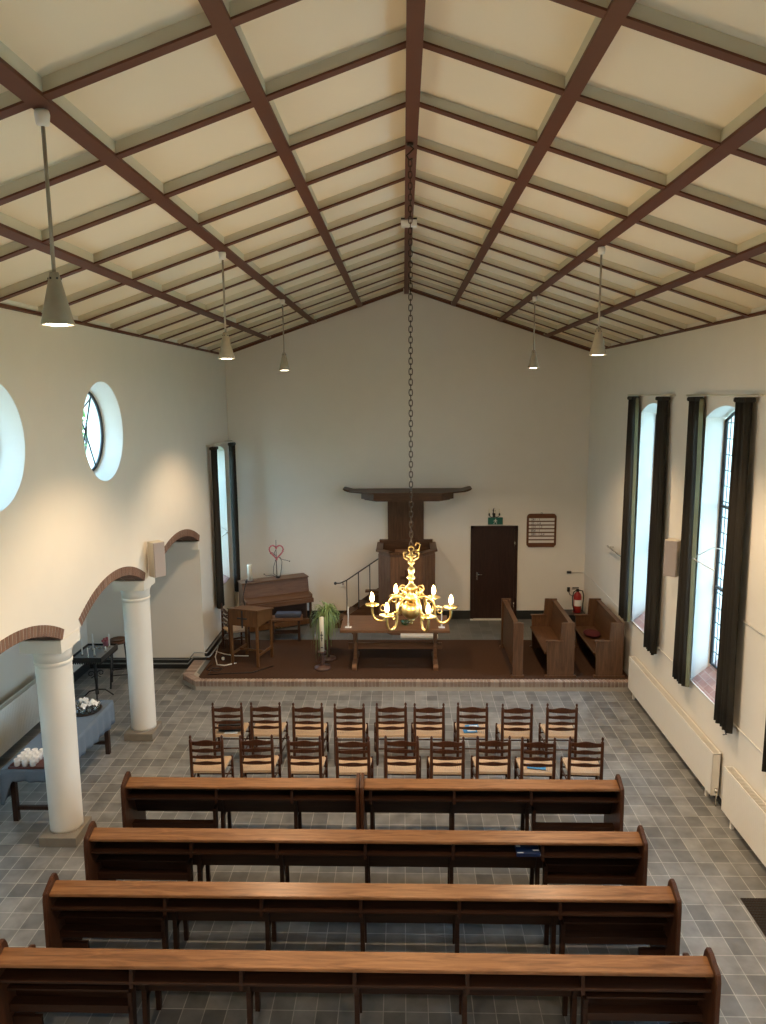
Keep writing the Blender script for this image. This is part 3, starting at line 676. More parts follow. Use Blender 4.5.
for x, lab in ((-1.05, 'slim white candle on the left end of the communion table'), (0.70, 'slim white candle on the right end of the communion table')):
    t = thing('candlestick', lab, 'candlestick', (x, 13.32, TZ), 0, 'slim candles on the communion table')
    m = MB(); m.box(-0.06, 0.06, -0.045, 0.045, 0, 0.012, bev=0.003); m.lathe([(0.02, 0.012), (0.016, 0.02), (0.018, 0.07), (0.022, 0.075)], n=12); m.build('holder', PORC, t)
    MB().lathe([(0.0115, 0.075), (0.011, 0.40), (0.004, 0.41)], n=10).build('candle', WAXW, t)
t = thing('glass_bowl', 'small green glass bowl in the middle of the communion table', 'bowl', (0.02, 13.50, TZ), 0)
MB().lathe([(0.03, 0), (0.035, 0.006), (0.075, 0.03), (0.10, 0.07), (0.096, 0.07), (0.07, 0.034), (0.0, 0.012)], n=20, cap=False).build('bowl', GREENGLASS, t)
MB().lathe([(0.035, 0.0), (0.03, 0.008), (0.0, 0.01)], n=16).build('foot', GREENGLASS, t)

# ------------------------------------------------------------------ paschal candle, plant
t = thing('candle_stand', 'low turned candle stand holding a thick ivory candle with a cross', 'candle stand', (-1.55, 13.30, PZ+0.008))
MB().lathe([(0.155, 0), (0.16, 0.015), (0.155, 0.035), (0.08, 0.05), (0.05, 0.07)], n=32).build('base', COPPER, t)
MB().lathe([(0.045, 0.06), (0.03, 0.09), (0.05, 0.13), (0.03, 0.17), (0.045, 0.215), (0.025, 0.26), (0.035, 0.30), (0.08, 0.325), (0.08, 0.34), (0.03, 0.345)], n=20).build('stem', COPPER, t)
ca = MB().lathe([(0.041, 0.335), (0.041, 1.00), (0.033, 1.01), (0.005, 1.015)], n=20).build('candle', WAX, t)
m = MB(); m.box(-0.006, 0.006, -0.046, -0.039, 0.55, 0.74); m.box(-0.028, 0.028, -0.045, -0.036, 0.66, 0.675); m.box(-0.018, 0.018, -0.046, -0.037, 0.60, 0.61); m.box(-0.02, 0.02, -0.046, -0.037, 0.42, 0.435); m.build('cross_emblem', IRON, ca)
t = thing('potted_spider_plant', 'spider plant with long trailing leaves on a tall stand', 'plant', (-1.49, 13.80, PZ+0.008))
MB().lathe([(0.15, 0), (0.155, 0.012), (0.15, 0.03), (0.04, 0.05)], n=28).build('stand_base', COPPER, t)
MB().lathe([(0.035, 0.03), (0.022, 0.12), (0.03, 0.3), (0.022, 0.5), (0.035, 0.66), (0.022, 0.70), (0.09, 0.74), (0.09, 0.755)], n=16).build('stand_pole', COPPER, t)
MB().lathe([(0.07, 0.755), (0.10, 0.90), (0.105, 0.91), (0.09, 0.91), (0.0, 0.88)], n=20).build('pot', POT, t)
m = MB(); rnd = random.Random(3)
for k in range(300):
    a = rnd.uniform(0, 2*pi); out = rnd.uniform(0.10, 0.36); h = rnd.uniform(0.02, 0.24); drop = rnd.uniform(0.02, 0.75) if k % 3 else rnd.uniform(0.4, 0.95)
    if k < 60: drop = rnd.uniform(-0.05, 0.15); out = rnd.uniform(0.08, 0.32); h = rnd.uniform(0.15, 0.3)
    if cos(a) > 0.1: drop *= 0.55; out *= 0.72
    w = rnd.uniform(0.006, 0.011); P = []
    for q in range(7):
        s_ = q/6; rr = 0.03+out*min(1, s_*1.35)**0.8; z = 0.90+h*sin(min(1, s_*2.0)*pi*0.5)*(1-s_*0.4)-min(drop, 0.86)*s_**2.2
        P.append(Vector((rr*cos(a), rr*sin(a), z)))
    sd = Vector((-sin(a), cos(a), 0)); v = []; fs = []
    for q, p in enumerate(P):
        ww = w*(1-0.75*(q/6)**2); v += [(p-sd*ww)[:], (p+sd*ww)[:]]
    for q in range(6): fs.append((2*q, 2*q+1, 2*q+3, 2*q+2))
    m._add(v, fs, None, True)
m.build('leaves', LEAF, t, fixn=False)

# ------------------------------------------------------------------ piano corner
PA = atan2(0.453, 0.891)
t = thing('upright_piano', 'brown upright piano standing slantwise left of the pulpit', 'piano', (-3.485, 15.33, PZ), PA)
PW = 1.50
m = MB(); m.prism([(0.0, 0.05), (0.04, 0.62), (0.0, 0.62), (0.0, 1.13), (0.30, 1.13), (0.30, 0.05)], 0, PW, 'X')
m = MB()
for x0 in (0.0, PW-0.035): m.prism([(0.12, 0), (0.12, 0.60), (-0.26, 0.62), (-0.27, 0.78), (-0.05, 0.80), (0.02, 1.10), (0.32, 1.10), (0.32, 0)], x0, x0+0.035, 'X')
m.build('side_panel', [PIANOW], t)
MB().prism([(-0.035, 0.80), (0.03, 1.09), (0.05, 1.09), (-0.015, 0.80)], 0.035, PW-0.035, 'X').build('front_panel', PIANOW, t)
MB().box(-0.015, PW+0.015, -0.01, 0.34, 1.10, 1.13, bev=0.006).build('lid', PIANOW, t)
MB().prism([(-0.27, 0.70), (-0.27, 0.735), (-0.04, 0.80), (-0.02, 0.80), (-0.02, 0.70)], 0.03, PW-0.03, 'X').build('fallboard', PIANOW, t)
MB().box(-0.02, PW+0.02, -0.29, 0.1, 0.60, 0.695, bev=0.006).build('key_bed', PIANOW, t)
MB().box(0.03, PW-0.03, 0.10, 0.13, 0.12, 0.60).build('lower_panel', PIANOD, t)
MB().box(0.0, PW, -0.02, 0.30, 0.03, 0.15, bev=0.005).build('base_board', LECTERNW, t)
MB().box(0.0, PW, 0.28, 0.32, 0.03, 1.10).build('back_board', PIANOD, t)
for x in (0.02, PW-0.06): MB().box(x, x+0.05, -0.24, -0.19, 0, 0.60, bev=0.004).build('leg', PIANOD, t)
for x in (0.68, 0.75, 0.82): MB().box(x-0.012, x+0.012, -0.12, -0.02, 0.06, 0.075, bev=0.003).build('pedal', BRASS, t)
def on_piano(a, b): return (-3.485+a*cos(PA)-b*sin(PA), 15.33+a*sin(PA)+b*cos(PA), PZ+1.13)
t = thing('pillar_candle', 'thick ivory candle on a dark dish on the left end of the piano', 'candle', on_piano(0.22, 0.15))
MB().lathe([(0.10, 0), (0.11, 0.01), (0.10, 0.014), (0.06, 0.016)], n=24).build('dish', COPPER, t)
MB().lathe([(0.052, 0.014), (0.052, 0.36), (0.045, 0.375), (0.01, 0.365)], n=20).build('candle', WAX, t)
t = thing('heart_ornament', 'twig stand ornament with a pink heart on top of the piano', 'ornament', on_piano(0.85, 0.15))
MB().lathe([(0.045, 0), (0.05, 0.012), (0.045, 0.03), (0.01, 0.035)], n=20).build('base', IRON, t)
m = MB(); m.tube([(-0.02, 0, 0.02), (-0.025, 0, 0.4), (-0.02, 0, 0.86)], [0.011, 0.009, 0.006], 6); m.build('stem', DARKLEG, t)
m = MB(); pts = []
for k in range(28):
    a = 2*pi*k/28; pts.append((-0.02+0.155*sin(a)**3, 0.0, 0.60+0.011*(13*cos(a)-5*cos(2*a)-2*cos(3*a)-cos(4*a))))
m.tube(pts, 0.016, 7, closed=True)
rnd = random.Random(5)
for p in pts:
    for q in range(3): d = Vector((rnd.uniform(-1, 1), rnd.uniform(-1, 1), rnd.uniform(-1, 1))).normalized()*0.03; m.tube([p, (Vector(p)+d)[:]], 0.004, 4)
m.build('heart', HEART, t)
m = MB()
for pts in ([(0.0, 0, 0.02), (-0.10, 0, 0.10), (-0.09, 0.0, 0.25), (-0.04, 0, 0.40)], [(0.05, 0, 0.02), (0.08, 0, 0.2), (0.10, 0, 0.36), (0.06, 0, 0.46)], [(0.03, 0, 0.46), (0.12, -0.02, 0.42), (0.22, -0.02, 0.40), (0.27, -0.02, 0.38)],
            [(-0.03, 0, 0.5), (-0.12, 0, 0.58), (-0.15, 0, 0.55)], [(0.0, 0, 0.02), (-0.14, -0.03, 0.07), (-0.25, -0.03, 0.05), (-0.30, -0.03, 0.09)], [(-0.02, 0, 0.65), (-0.06, 0, 0.58), (-0.07, 0, 0.52)]):
    m.tube(pts, 0.006, 5); m.ell(pts[-1], 0.014, 0.014, 0.014, 8, 5)
m.build('wire_twigs', IRON, t)
# piano stool
t = thing('piano_stool', 'low wooden piano bench in front of the piano', 'bench', (-2.50, 14.93, PZ+0.008), radians(8))
MB().box(-0.36, 0.36, -0.16, 0.16, 0.46, 0.51, bev=0.006).build('seat', TABLEW, t)
for x in (-0.30, 0.25): MB().box(x, x+0.055, -0.13, 0.13, 0, 0.46, bev=0.004).build('leg', DARKLEG, t)
MB().box(-0.26, 0.26, -0.015, 0.015, 0.14, 0.22, bev=0.003).build('stretcher', DARKLEG, t)
tag(MB().box(-0.27, 0.27, -0.12, 0.12, 0, 0.09, bev=0.035).build('cushion', DARKCLOTH, None, (-2.44, 14.95, PZ+0.519)), 'dark blue-grey cushion lying on the piano bench', 'cushion')
# lectern desk
t = thing('lectern_desk', 'tall honey-coloured wooden reading desk at the left of the platform', 'lectern', (-3.345, 13.50, PZ+0.008), radians(-17))
LW, LD = 0.60, 0.62
for x in (0.025, LW-0.025):
    for y in (0.025, LD-0.025): MB().box(x-0.024, x+0.024, y-0.024, y+0.024, 0, 0.92 if y > 0.1 else 1.02, bev=0.004).build('leg', LECTERNW, t)
m = MB(); m.box(0.0, LW, 0.0, 0.02, 0.80, 1.10); m.box(0.0, LW, LD-0.02, LD, 0.80, 0.98)
for x in (0.0, LW-0.02): m.prism([(0, 0.80), (0, 1.10), (LD, 0.98), (LD, 0.80)], x, x+0.02, 'X')
m.box(0.0, LW, 0.0, LD, 0.79, 0.81); m.build('desk_box', LECTERNW, t)
MB().prism([(-0.03, 1.105), (-0.03, 1.13), (LD+0.03, 1.0), (LD+0.03, 0.975)], -0.02, LW+0.02, 'X').build('desk_lid', LECTERNW, t)
for x in (0.025, LW-0.025): MB().box(x-0.012, x+0.012, 0.04, LD-0.04, 0.19, 0.24, bev=0.003).build('stretcher', LECTERNW, t)
MB().box(0.04, LW-0.04, LD/2-0.012, LD/2+0.012, 0.20, 0.24, bev=0.003).build('stretcher', LECTERNW, t)
m = MB(); m.box(0.27, 0.295, -0.016, -0.001, 0.76, 1.12); m.box(0.18, 0.385, -0.016, -0.001, 0.93, 0.955); m.build('cross', IRON, t)
m = MB(); m.tube([(0.03, LD-0.06, 1.02), (0.0, LD-0.06, 1.20), (0.05, LD-0.06, 1.38), (0.10, LD-0.10, 1.50)], 0.008, 6); m.ell((0.11, LD-0.11, 1.52), 0.02, 0.02, 0.035); m.build('gooseneck_microphone', BLACK, t)
# cables on the carpet
m = MB(); m.tube([(-3.86, 14.6, PZ+0.02), (-3.75, 13.9, PZ+0.016), (-3.6, 13.45, PZ+0.016), (-3.45, 13.42, PZ+0.016), (-3.25, 13.55, PZ+0.016)], 0.010, 6); m.tube([(-3.82, 14.2, PZ+0.02), (-3.6, 14.05, PZ+0.016), (-3.35, 13.95, PZ+0.016), (-3.1, 13.95, PZ+0.016)], 0.009, 6)
tag(m.build('cable', WHITE), 'white cable lying on the carpet under the reading desk', 'cable')
m = MB(); m.tube([(-3.7, 13.5, PZ+0.018), (-3.74, 13.2, PZ+0.018), (-3.5, 13.1, PZ+0.018), (-3.45, 13.25, PZ+0.018), (-3.65, 13.27, PZ+0.018), (-3.65, 12.95, PZ+0.018), (-3.3, 13.0, PZ+0.018), (-2.85, 13.05, PZ+0.018), (-2.5, 13.4, PZ+0.018)], 0.007, 6)
tag(m.build('cable', BLACK), 'thin black cable looping over the carpet near the platform edge', 'cable')
tag(MB().ell((0, 0, 0), 0.035, 0.035, 0.035).build('cable_switch', WHITE, None, (-3.55, 13.72, PZ+0.044)), 'small white floor switch on the cable near the reading desk', 'switch')

# ------------------------------------------------------------------ ladder-back chairs
def make_chair(name, lab, group=None, arms=False, fat=0.0):
    """chair faces +y; rear posts at y=0"""
    t = thing(name, lab, 'chair', (0,0,0), 0, group)
    wt, wf, dp, sh, H = 0.205, 0.235, 0.40, 0.445, 0.95
    for s in (-1, 1):
        prof = [(0.016, 0), (0.022, 0.03), (0.022, 0.40), (0.023, 0.45), (0.021, 0.85), (0.021, 0.885), (0.012, 0.895), (0.010, 0.905), (0.018, 0.92), (0.016, 0.94), (0.003, 0.955)]
        MB().lathe(prof, (s*wt, 0, 0), 10).build('rear_leg', CHAIRW, t)
        hf = 0.68 if arms else 0.47
        MB().lathe([(0.013, 0), (0.019, 0.03), (0.019, hf-0.035), (0.012, hf-0.03), (0.019, hf-0.015), (0.012, hf), (0.002, hf+0.004)], (s*wf, dp, 0), 10).build('front_leg', CHAIRW, t)
        if arms: MB().tube([(s*wt, 0.0, 0.68), (s*(wt+0.02), dp*0.6, 0.68), (s*wf, dp+0.04, 0.69)], 0.014, 8).build('arm', CHAIRW, t)
    for z, h in ((0.845, 0.066), (0.745, 0.046), (0.655, 0.042), (0.57, 0.042)):
        m = MB(); n = 12; poly = []
        top = [(-wt+2*wt*i/n, z+h*0.36+h*0.42*(0.5-0.5*cos(2*pi*min(1, max(0, (i/n-0.12)/0.76))))) for i in range(n+1)]
        bot = [(-wt+2*wt*i/n, z-h*0.36-h*0.12*sin(pi*i/n)) for i in range(n+1)]
        for i in range(n):
            yb0 = -0.022*sin(pi*i/n); yb1 = -0.022*sin(pi*(i+1)/n)
            v = [(bot[i][0], yb0-0.006, bot[i][1]), (bot[i+1][0], yb1-0.006, bot[i+1][1]), (top[i+1][0], yb1-0.006, top[i+1][1]), (top[i][0], yb0-0.006, top[i][1]),
                 (bot[i][0], yb0+0.006, bot[i][1]), (bot[i+1][0], yb1+0.006, bot[i+1][1]), (top[i+1][0], yb1+0.006, top[i+1][1]), (top[i][0], yb0+0.006, top[i][1])]
            m._add(v, [(0,1,2,3), (5,4,7,6), (3,2,6,7), (1,0,4,5)])
        m.build('back_slat', CHAIRW, t, fixn=False)
    # rush seat: four woven wedges
    z1 = sh+0.012; A = (-wt, 0.0); B = (wt, 0.0); D = (wf, dp); E_ = (-wf, dp); cpt = (0, 0.2)
    m = MB(); nr = 9
    for (p, q) in ((A, B), (B, D), (D, E_), (E_, A)):
        for i in range(nr):
            s0, s1 = i/nr, (i+0.86)/nr; g0, g1 = 0.014*(1-0.0), 0
            def L(pp, s): return (pp[0]+(cpt[0]-pp[0])*s, pp[1]+(cpt[1]-pp[1])*s)
            a, b, c_, d = L(p, s0), L(q, s0), L(q, s1), L(p, s1)
            zz = z1+0.012*(1-(2*s0-1)**2)*0-0.012*s0; m.prism([a, b, c_, d], sh-0.02, zz, 'Z')
    m.build('rush_seat', RUSH, t)
    for z in (0.16, 0.30):
        for s in (-1, 1): MB().tube([(s*wt, 0, z), (s*wf, dp, z)], 0.010, 8).build('side_stretcher', CHAIRW, t)
    MB().tube([(-wt, 0, 0.25), (wt, 0, 0.25)], 0.011, 8).build('rear_stretcher', CHAIRW, t)
    for z in (0.20, 0.32): MB().tube([(-wf, dp, z), (wf, dp, z)], 0.011, 8).build('front_stretcher', CHAIRW, t)
    return t
ordn = ['leftmost', 'second from the left', 'third from the left', 'fourth from the left', 'middle', 'fourth from the right', 'third from the right', 'second from the right', 'rightmost']
UP = [(-2.55, 1.5), (-2.0, 0), (-1.39, 0), (-0.79, 0.5), (-0.19, 2), (0.35, 0), (0.97, -2), (1.60, 0), (2.235, -1)]
LO = [(-2.58, 1), (-1.93, 2), (-1.30, 0), (-0.67, 1), (-0.04, -1), (0.55, 0), (1.145, 0), (1.715, -2), (2.325, -3)]
extra_up = {0: ' under a black bag', 6: ' with blue booklets'}
extra_lo = {7: ' with a blue leaflet'}
ch0 = make_chair('ladderback_chair', 'x'); first = True
chairs = {}
for row, L, y, ex, nm in (('u', UP, 9.95, extra_up, 'row nearer the platform'), ('l', LO, 8.92, extra_lo, 'row nearer the pews')):
    for i, (x, a) in enumerate(L):
        lab = 'rush-seated ladderback chair%s, %s, %s' % (ex.get(i, ''), ordn[i], nm)
        grp = 'rush-seated chairs in the '+nm
        jy = [0, .02, 0, -.02, .01, 0, .02, -.01, .0][i]
        if first: o = ch0; o.location = (x, y+jy, 0); o.rotation_euler = (0, 0, radians(a)); o['label'] = lab; o['group'] = grp; first = False
        else: o = dup(ch0, (x, y+jy, 0), radians(a), lab, grp)
        chairs[(row, i)] = (x, y+jy)
t = make_chair('armchair', 'dark ladderback armchair against the left wall behind the reading desk', arms=True)
t.location = (-3.60, 14.24, PZ+0.008); t.rotation_euler = (0, 0, radians(-58))
# things on the chairs
x, y = chairs[('u', 0)]
t = thing('shoulder_bag', 'flat black bag lying on the leftmost chair', 'bag', (x, y+0.16, 0.462))
m = MB(); m.box(-0.17, 0.17, -0.08, 0.14, 0, 0.10, bev=0.03); m.build('bag_body', BLACK, t); MB().box(-0.165, 0.165, -0.09, 0.05, 0.085, 0.115, bev=0.012).build('flap', BLACK, t)
tag(MB().prism([(-0.07, -0.03), (0.13, -0.02), (0.12, 0.04), (-0.06, 0.02)], 0, 0.006, 'Z').build('paper_sheet', PAPER, None, (x, y+0.04, 0.465)), 'white paper beside the black bag on the leftmost chair', 'paper')
x, y = chairs[('u', 6)]
for dx, dy, lab in ((0.02, 0.27, 'blue booklet lying at the front of the booklet chair'), (-0.02, 0.12, 'blue booklet lying nearer the backrest of the booklet chair')):
    t = thing('booklet', lab, 'booklet', (x+dx, y+dy, 0.462), 0.1, 'blue booklets on the chair seat')
    MB().box(-0.10, 0.10, -0.05, 0.05, 0, 0.008, bev=0.002).build('cover', LBLUE, t); MB().box(-0.04, 0.08, -0.02, 0.02, 0.008, 0.009).build('title_block', PAPER, t)
x, y = chairs[('l', 7)]
t = thing('leaflet', 'light blue leaflet on a chair in the row nearer the pews', 'leaflet', (x+0.01, y+0.15, 0.462), -0.2)
MB().box(-0.12, 0.12, -0.06, 0.06, 0, 0.005).build('sheet', LBLUE, t); MB().box(-0.09, 0.02, 0.0, 0.05, 0.005, 0.006).build('picture', PAPER, t)

# ------------------------------------------------------------------ pews facing the platform
def end_panel(x0, x1, mat, t, nm='end_panel'):
    p = [(-0.20, 0), (-0.18, 0.86), (-0.165, 0.925), (-0.02, 0.995), (0.035, 1.0), (0.065, 0.95), (0.10, 0.80), (0.13, 0.62), (0.44, 0.61), (0.47, 0.59), (0.47, 0.55), (0.45, 0.52), (0.44, 0.0)]
    return MB().prism(p, x0, x1, 'X', bev=0.006).build(nm, mat, t)
def pew(xa, xb, y, lab, posts, bays, name='church_pew'):
    """y = far (upper) edge of the top board"""
    t = thing(name, lab, 'pew', ((xa+xb)/2, y, 0), 0); ox = -(xa+xb)/2
    A, B = xa+ox, xb+ox
    end_panel(A, A+0.04, PEWE, t); end_panel(B-0.04, B, PEWE, t)
    th = 0.028
    m = MB(); m.prism([(0.015, 0.94-th), (0.015, 0.94), (-0.13, 0.90), (-0.13, 0.90-th)], A+0.04, B-0.04, 'X', bev=0.004)
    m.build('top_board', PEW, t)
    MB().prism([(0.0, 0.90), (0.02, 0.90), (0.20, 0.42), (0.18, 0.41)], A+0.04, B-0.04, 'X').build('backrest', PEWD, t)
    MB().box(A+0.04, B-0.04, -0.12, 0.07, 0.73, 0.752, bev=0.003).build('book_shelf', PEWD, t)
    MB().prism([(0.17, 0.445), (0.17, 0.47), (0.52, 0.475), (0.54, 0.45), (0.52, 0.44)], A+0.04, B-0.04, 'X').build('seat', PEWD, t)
    for px_ in posts:
        m = MB(); x = px_+ox
        m.prism([(-0.125, 0.70), (-0.10, 0.70), (0.01, 0.88), (-0.10, 0.88)], x-0.014, x+0.014, 'X')
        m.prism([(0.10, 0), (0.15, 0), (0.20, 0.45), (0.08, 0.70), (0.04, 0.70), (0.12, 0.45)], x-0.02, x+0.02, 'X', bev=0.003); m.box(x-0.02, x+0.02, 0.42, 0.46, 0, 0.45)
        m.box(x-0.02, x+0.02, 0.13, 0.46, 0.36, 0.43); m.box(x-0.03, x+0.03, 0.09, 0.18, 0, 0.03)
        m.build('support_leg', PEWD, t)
    for ba, bb_, s in bays:
        m = MB(); lz = 0.07 if xb-xa > 4 else 0.0; m.box(ba+ox, bb_+ox, 0.0, 0.09, 0.29+lz, 0.36+lz, bev=0.003); m.build('lower_rail', PEWD, t)
        if xb-xa > 4: MB().prism([(-0.01, 0.565), (-0.01, 0.585), (0.11, 0.585), (0.135, 0.40), (0.12, 0.40), (0.098, 0.565)], ba+ox, bb_+ox, 'X').build('bay_panel', PEWD, t)
        e0 = ba if s < 0 else bb_; m = MB(); xx = e0+ox
        m.box(min(xx, xx-s*0.24), max(xx, xx-s*0.24), 0.03, 0.06, 0.0, 0.29); m.build('kick_board', PEWD, t)
        xe = (bb_ if s < 0 else ba)+ox
        MB().prism([(0.0, 0), (0.06, 0), (0.10, 0.55), (0.0, 0.55)], xe-0.018, xe+0.018, 'X', bev=0.003).build('bay_post', PEWD, t)
    return t
P5 = [-2.16, -1.29, -0.40, 0.48, 1.37]
pew(-3.235, -0.515, 7.87, 'left half of the front pew behind the chairs', [-2.16, -1.29], [(-3.195, -2.22, -1)])
pew(-0.505, 2.45, 7.87, 'right half of the front pew behind the chairs', [-0.39, 0.56, 1.43], [(1.49, 2.41, 1)])
for y, lab in ((6.86, 'long wooden pew, second from the chairs, dark blue booklet on its shelf'), (6.03, 'long wooden pew, third from the chairs'), (5.20, 'long wooden pew nearest the bottom of the photo')):
    xa, xb = {6.86: (-3.225, 2.385), 6.03: (-3.235, 2.405), 5.20: (-3.265, 2.395)}[y]
    pew(xa, xb, y, lab, P5, [(xa+0.04, -2.23, -1), (1.43, xb-0.04, 1)])
t = thing('booklet', 'dark blue booklet lying on the shelf of a pew', 'booklet', (1.225, 6.80, 0.7535), 0)
MB().box(-0.115, 0.115, -0.08, 0.08, 0, 0.035, bev=0.003).build('cover', BLUE, t)
m = MB(); m.box(-0.11, -0.065, 0.03, 0.06, 0.035, 0.036); m.box(0.05, 0.11, -0.03, -0.015, 0.035, 0.036); m.box(-0.11, -0.05, -0.07, -0.06, 0.035, 0.036); m.build('printed_text', PAPER, t)
MB().box(0.1155, 0.1162, -0.075, 0.075, 0.004, 0.031).build('page_edge', PAPER, t)

# ------------------------------------------------------------------ side benches on the platform
def side_end(t, y0, y1, screen):
    if screen:
        m = MB(); m.box(-0.01, 0.175, y0, y1, 0.03, 1.03, bev=0.005); m.box(-0.035, 0.20, y0-0.012, y1+0.012, 0, 0.04, bev=0.004)
    else:
        p = [(0.50, 0.03), (0.50, 1.03), (0.26, 1.03), (0.24, 0.68), (0.01, 0.69), (0.0, 0.66), (0.02, 0.03)]
        m = MB(); m.prism(p, y0, y1, 'Y', bev=0.005); m.box(-0.02, 0.54, y0-0.012, y1+0.012, 0, 0.04, bev=0.004); m.box(-0.02, 0.30, y0-0.012, y1+0.012, 0.675, 0.70, bev=0.006)
    return m
def side_bench(x, lab, screen=False, w=0.0):
    Y0, Y1 = 12.86, 14.50
    t = thing('kneeling_screen' if screen else 'side_bench', lab, 'screen' if screen else 'bench', (x, Y0, PZ+0.008), 0)
    L = Y1-Y0
    side_end(t, 0, 0.045, screen).build('end_panel', OAKZ, t); m = side_end(t, L-0.045, L, screen)
    m.build('end_panel', OAKZ, t)
    if screen:
        m = MB(); m.prism([(0.02, 0.10), (0.055, 0.10), (0.075, 0.99), (0.04, 0.99)], 0.045, L-0.045, 'Y'); m.box(0.01, 0.10, 0.045, L-0.045, 0.98, 1.01, bev=0.004); m.build('back_panel', OAKY, t)
    else:
        MB().prism([(0.37, 0.45), (0.40, 0.45), (0.46, 1.0), (0.43, 1.0)], 0.045, L-0.045, 'Y').build('backrest', OAKY, t)
        MB().box(0.40, 0.49, 0.045, L-0.045, 0.985, 1.01, bev=0.005).build('top_rail', OAKY, t)
        MB().box(-0.03, 0.40, 0.045, L-0.045, 0.43, 0.46, bev=0.004).build('seat', OAKY, t)
        MB().box(0.24, 0.265, 0.045, L-0.045, 0.05, 0.43).build('under_seat_board', OAKY, t)
    return t
side_bench(1.98, 'low wooden screen with posts in front of the side benches', True)
side_bench(2.58, 'wooden side bench between the screen and the wall bench')
side_bench(3.46, 'wooden side bench against the right wall with a red cushion')
t = tag(MB().ell((0, 0, 0), 0.16, 0.22, 0.045, 20, 8).build('cushion', REDC, None, (3.64, 13.85, PZ+0.008+0.512)), 'flat wine-red cushion on the bench against the wall', 'cushion')

# ------------------------------------------------------------------ radiators
def radiator(name, y0, y1, x, lab, z0=0.12, z1=0.70, side=-1):
    """front face at x; side -1: faces -x"""
    t = thing(name, lab, 'radiator', (x, y0, 0), 0); L = y1-y0; d = -side*0.11
    m = MB(); m.box(min(0, d*0.12), max(0, d*0.12), 0, L, z0, z1, bev=0.006)
    k = int(L/0.045)
    for i in range(k):
        yy = 0.02+i*(L-0.04)/k; m.box(min(side*0.0015, 0), max(side*0.0015, 0), yy, yy+0.026, z0+0.03, z1-0.03)
    m.build('front_panel', WHITE, t)
    MB().box(min(d*0.88, d), max(d*0.88, d), 0, L, z0, z1).build('rear_panel', WHITE, t)
    for ya in (0, L-0.012): MB().box(min(0, d), max(0, d), ya, ya+0.012, z0, z1).build('side_cover', WHITE, t)
    m = MB()
    kk = int(L/0.03)
    for i in range(kk): m.box(min(d*0.1, d*0.9), max(d*0.1, d*0.9), i*L/kk, i*L/kk+0.008, z1-0.012, z1-0.004)
    m.build('top_grille', WHITE, t)
    m = MB(); m.lathe([(0.02, 0), (0.02, 0.05)], (d*0.5, -0.03, z0+0.06), 10); m.tube([(d*0.5, 0.0, z0+0.05), (d*0.5, -0.04, z0+0.05), (d*0.5, -0.05, 0.0)], 0.009, 8); m.build('valve', CHROME, t)
    for q in (0.06, 0.94): MB().box(d*0.4-0.02, d*0.4+0.02, L*q-0.02, L*q+0.02, 0, z0+0.01).build('bracket', WHITE, t)
    return t
radiator('radiator', 8.98, 12.55, 3.965, 'long white radiator nearest the platform on the right wall')
radiator('radiator', 4.9, 8.66, 3.965, 'long white radiator at the right edge of the photo')
radiator('radiator', 6.3, 11.6, -5.90, 'long white radiator along the outer wall of the side aisle', 0.12, 0.78, 1)
# floor grate
t = thing('floor_grate', 'dark metal floor grate beside the right radiator', 'grate', (3.54, 6.05, 0))
m = MB(); m.box(0, 0.30, 0, 1.1, -0.01, 0.004); m.build('recess', BLACK, t)
m = MB()
for i in range(11): m.box(i*0.029, i*0.029+0.008, 0, 1.1, 0.002, 0.009)
for i in range(28): m.box(0, 0.298, i*0.0405, i*0.0405+0.008, 0.002, 0.009)
m.build('grille', CHAINM, t)

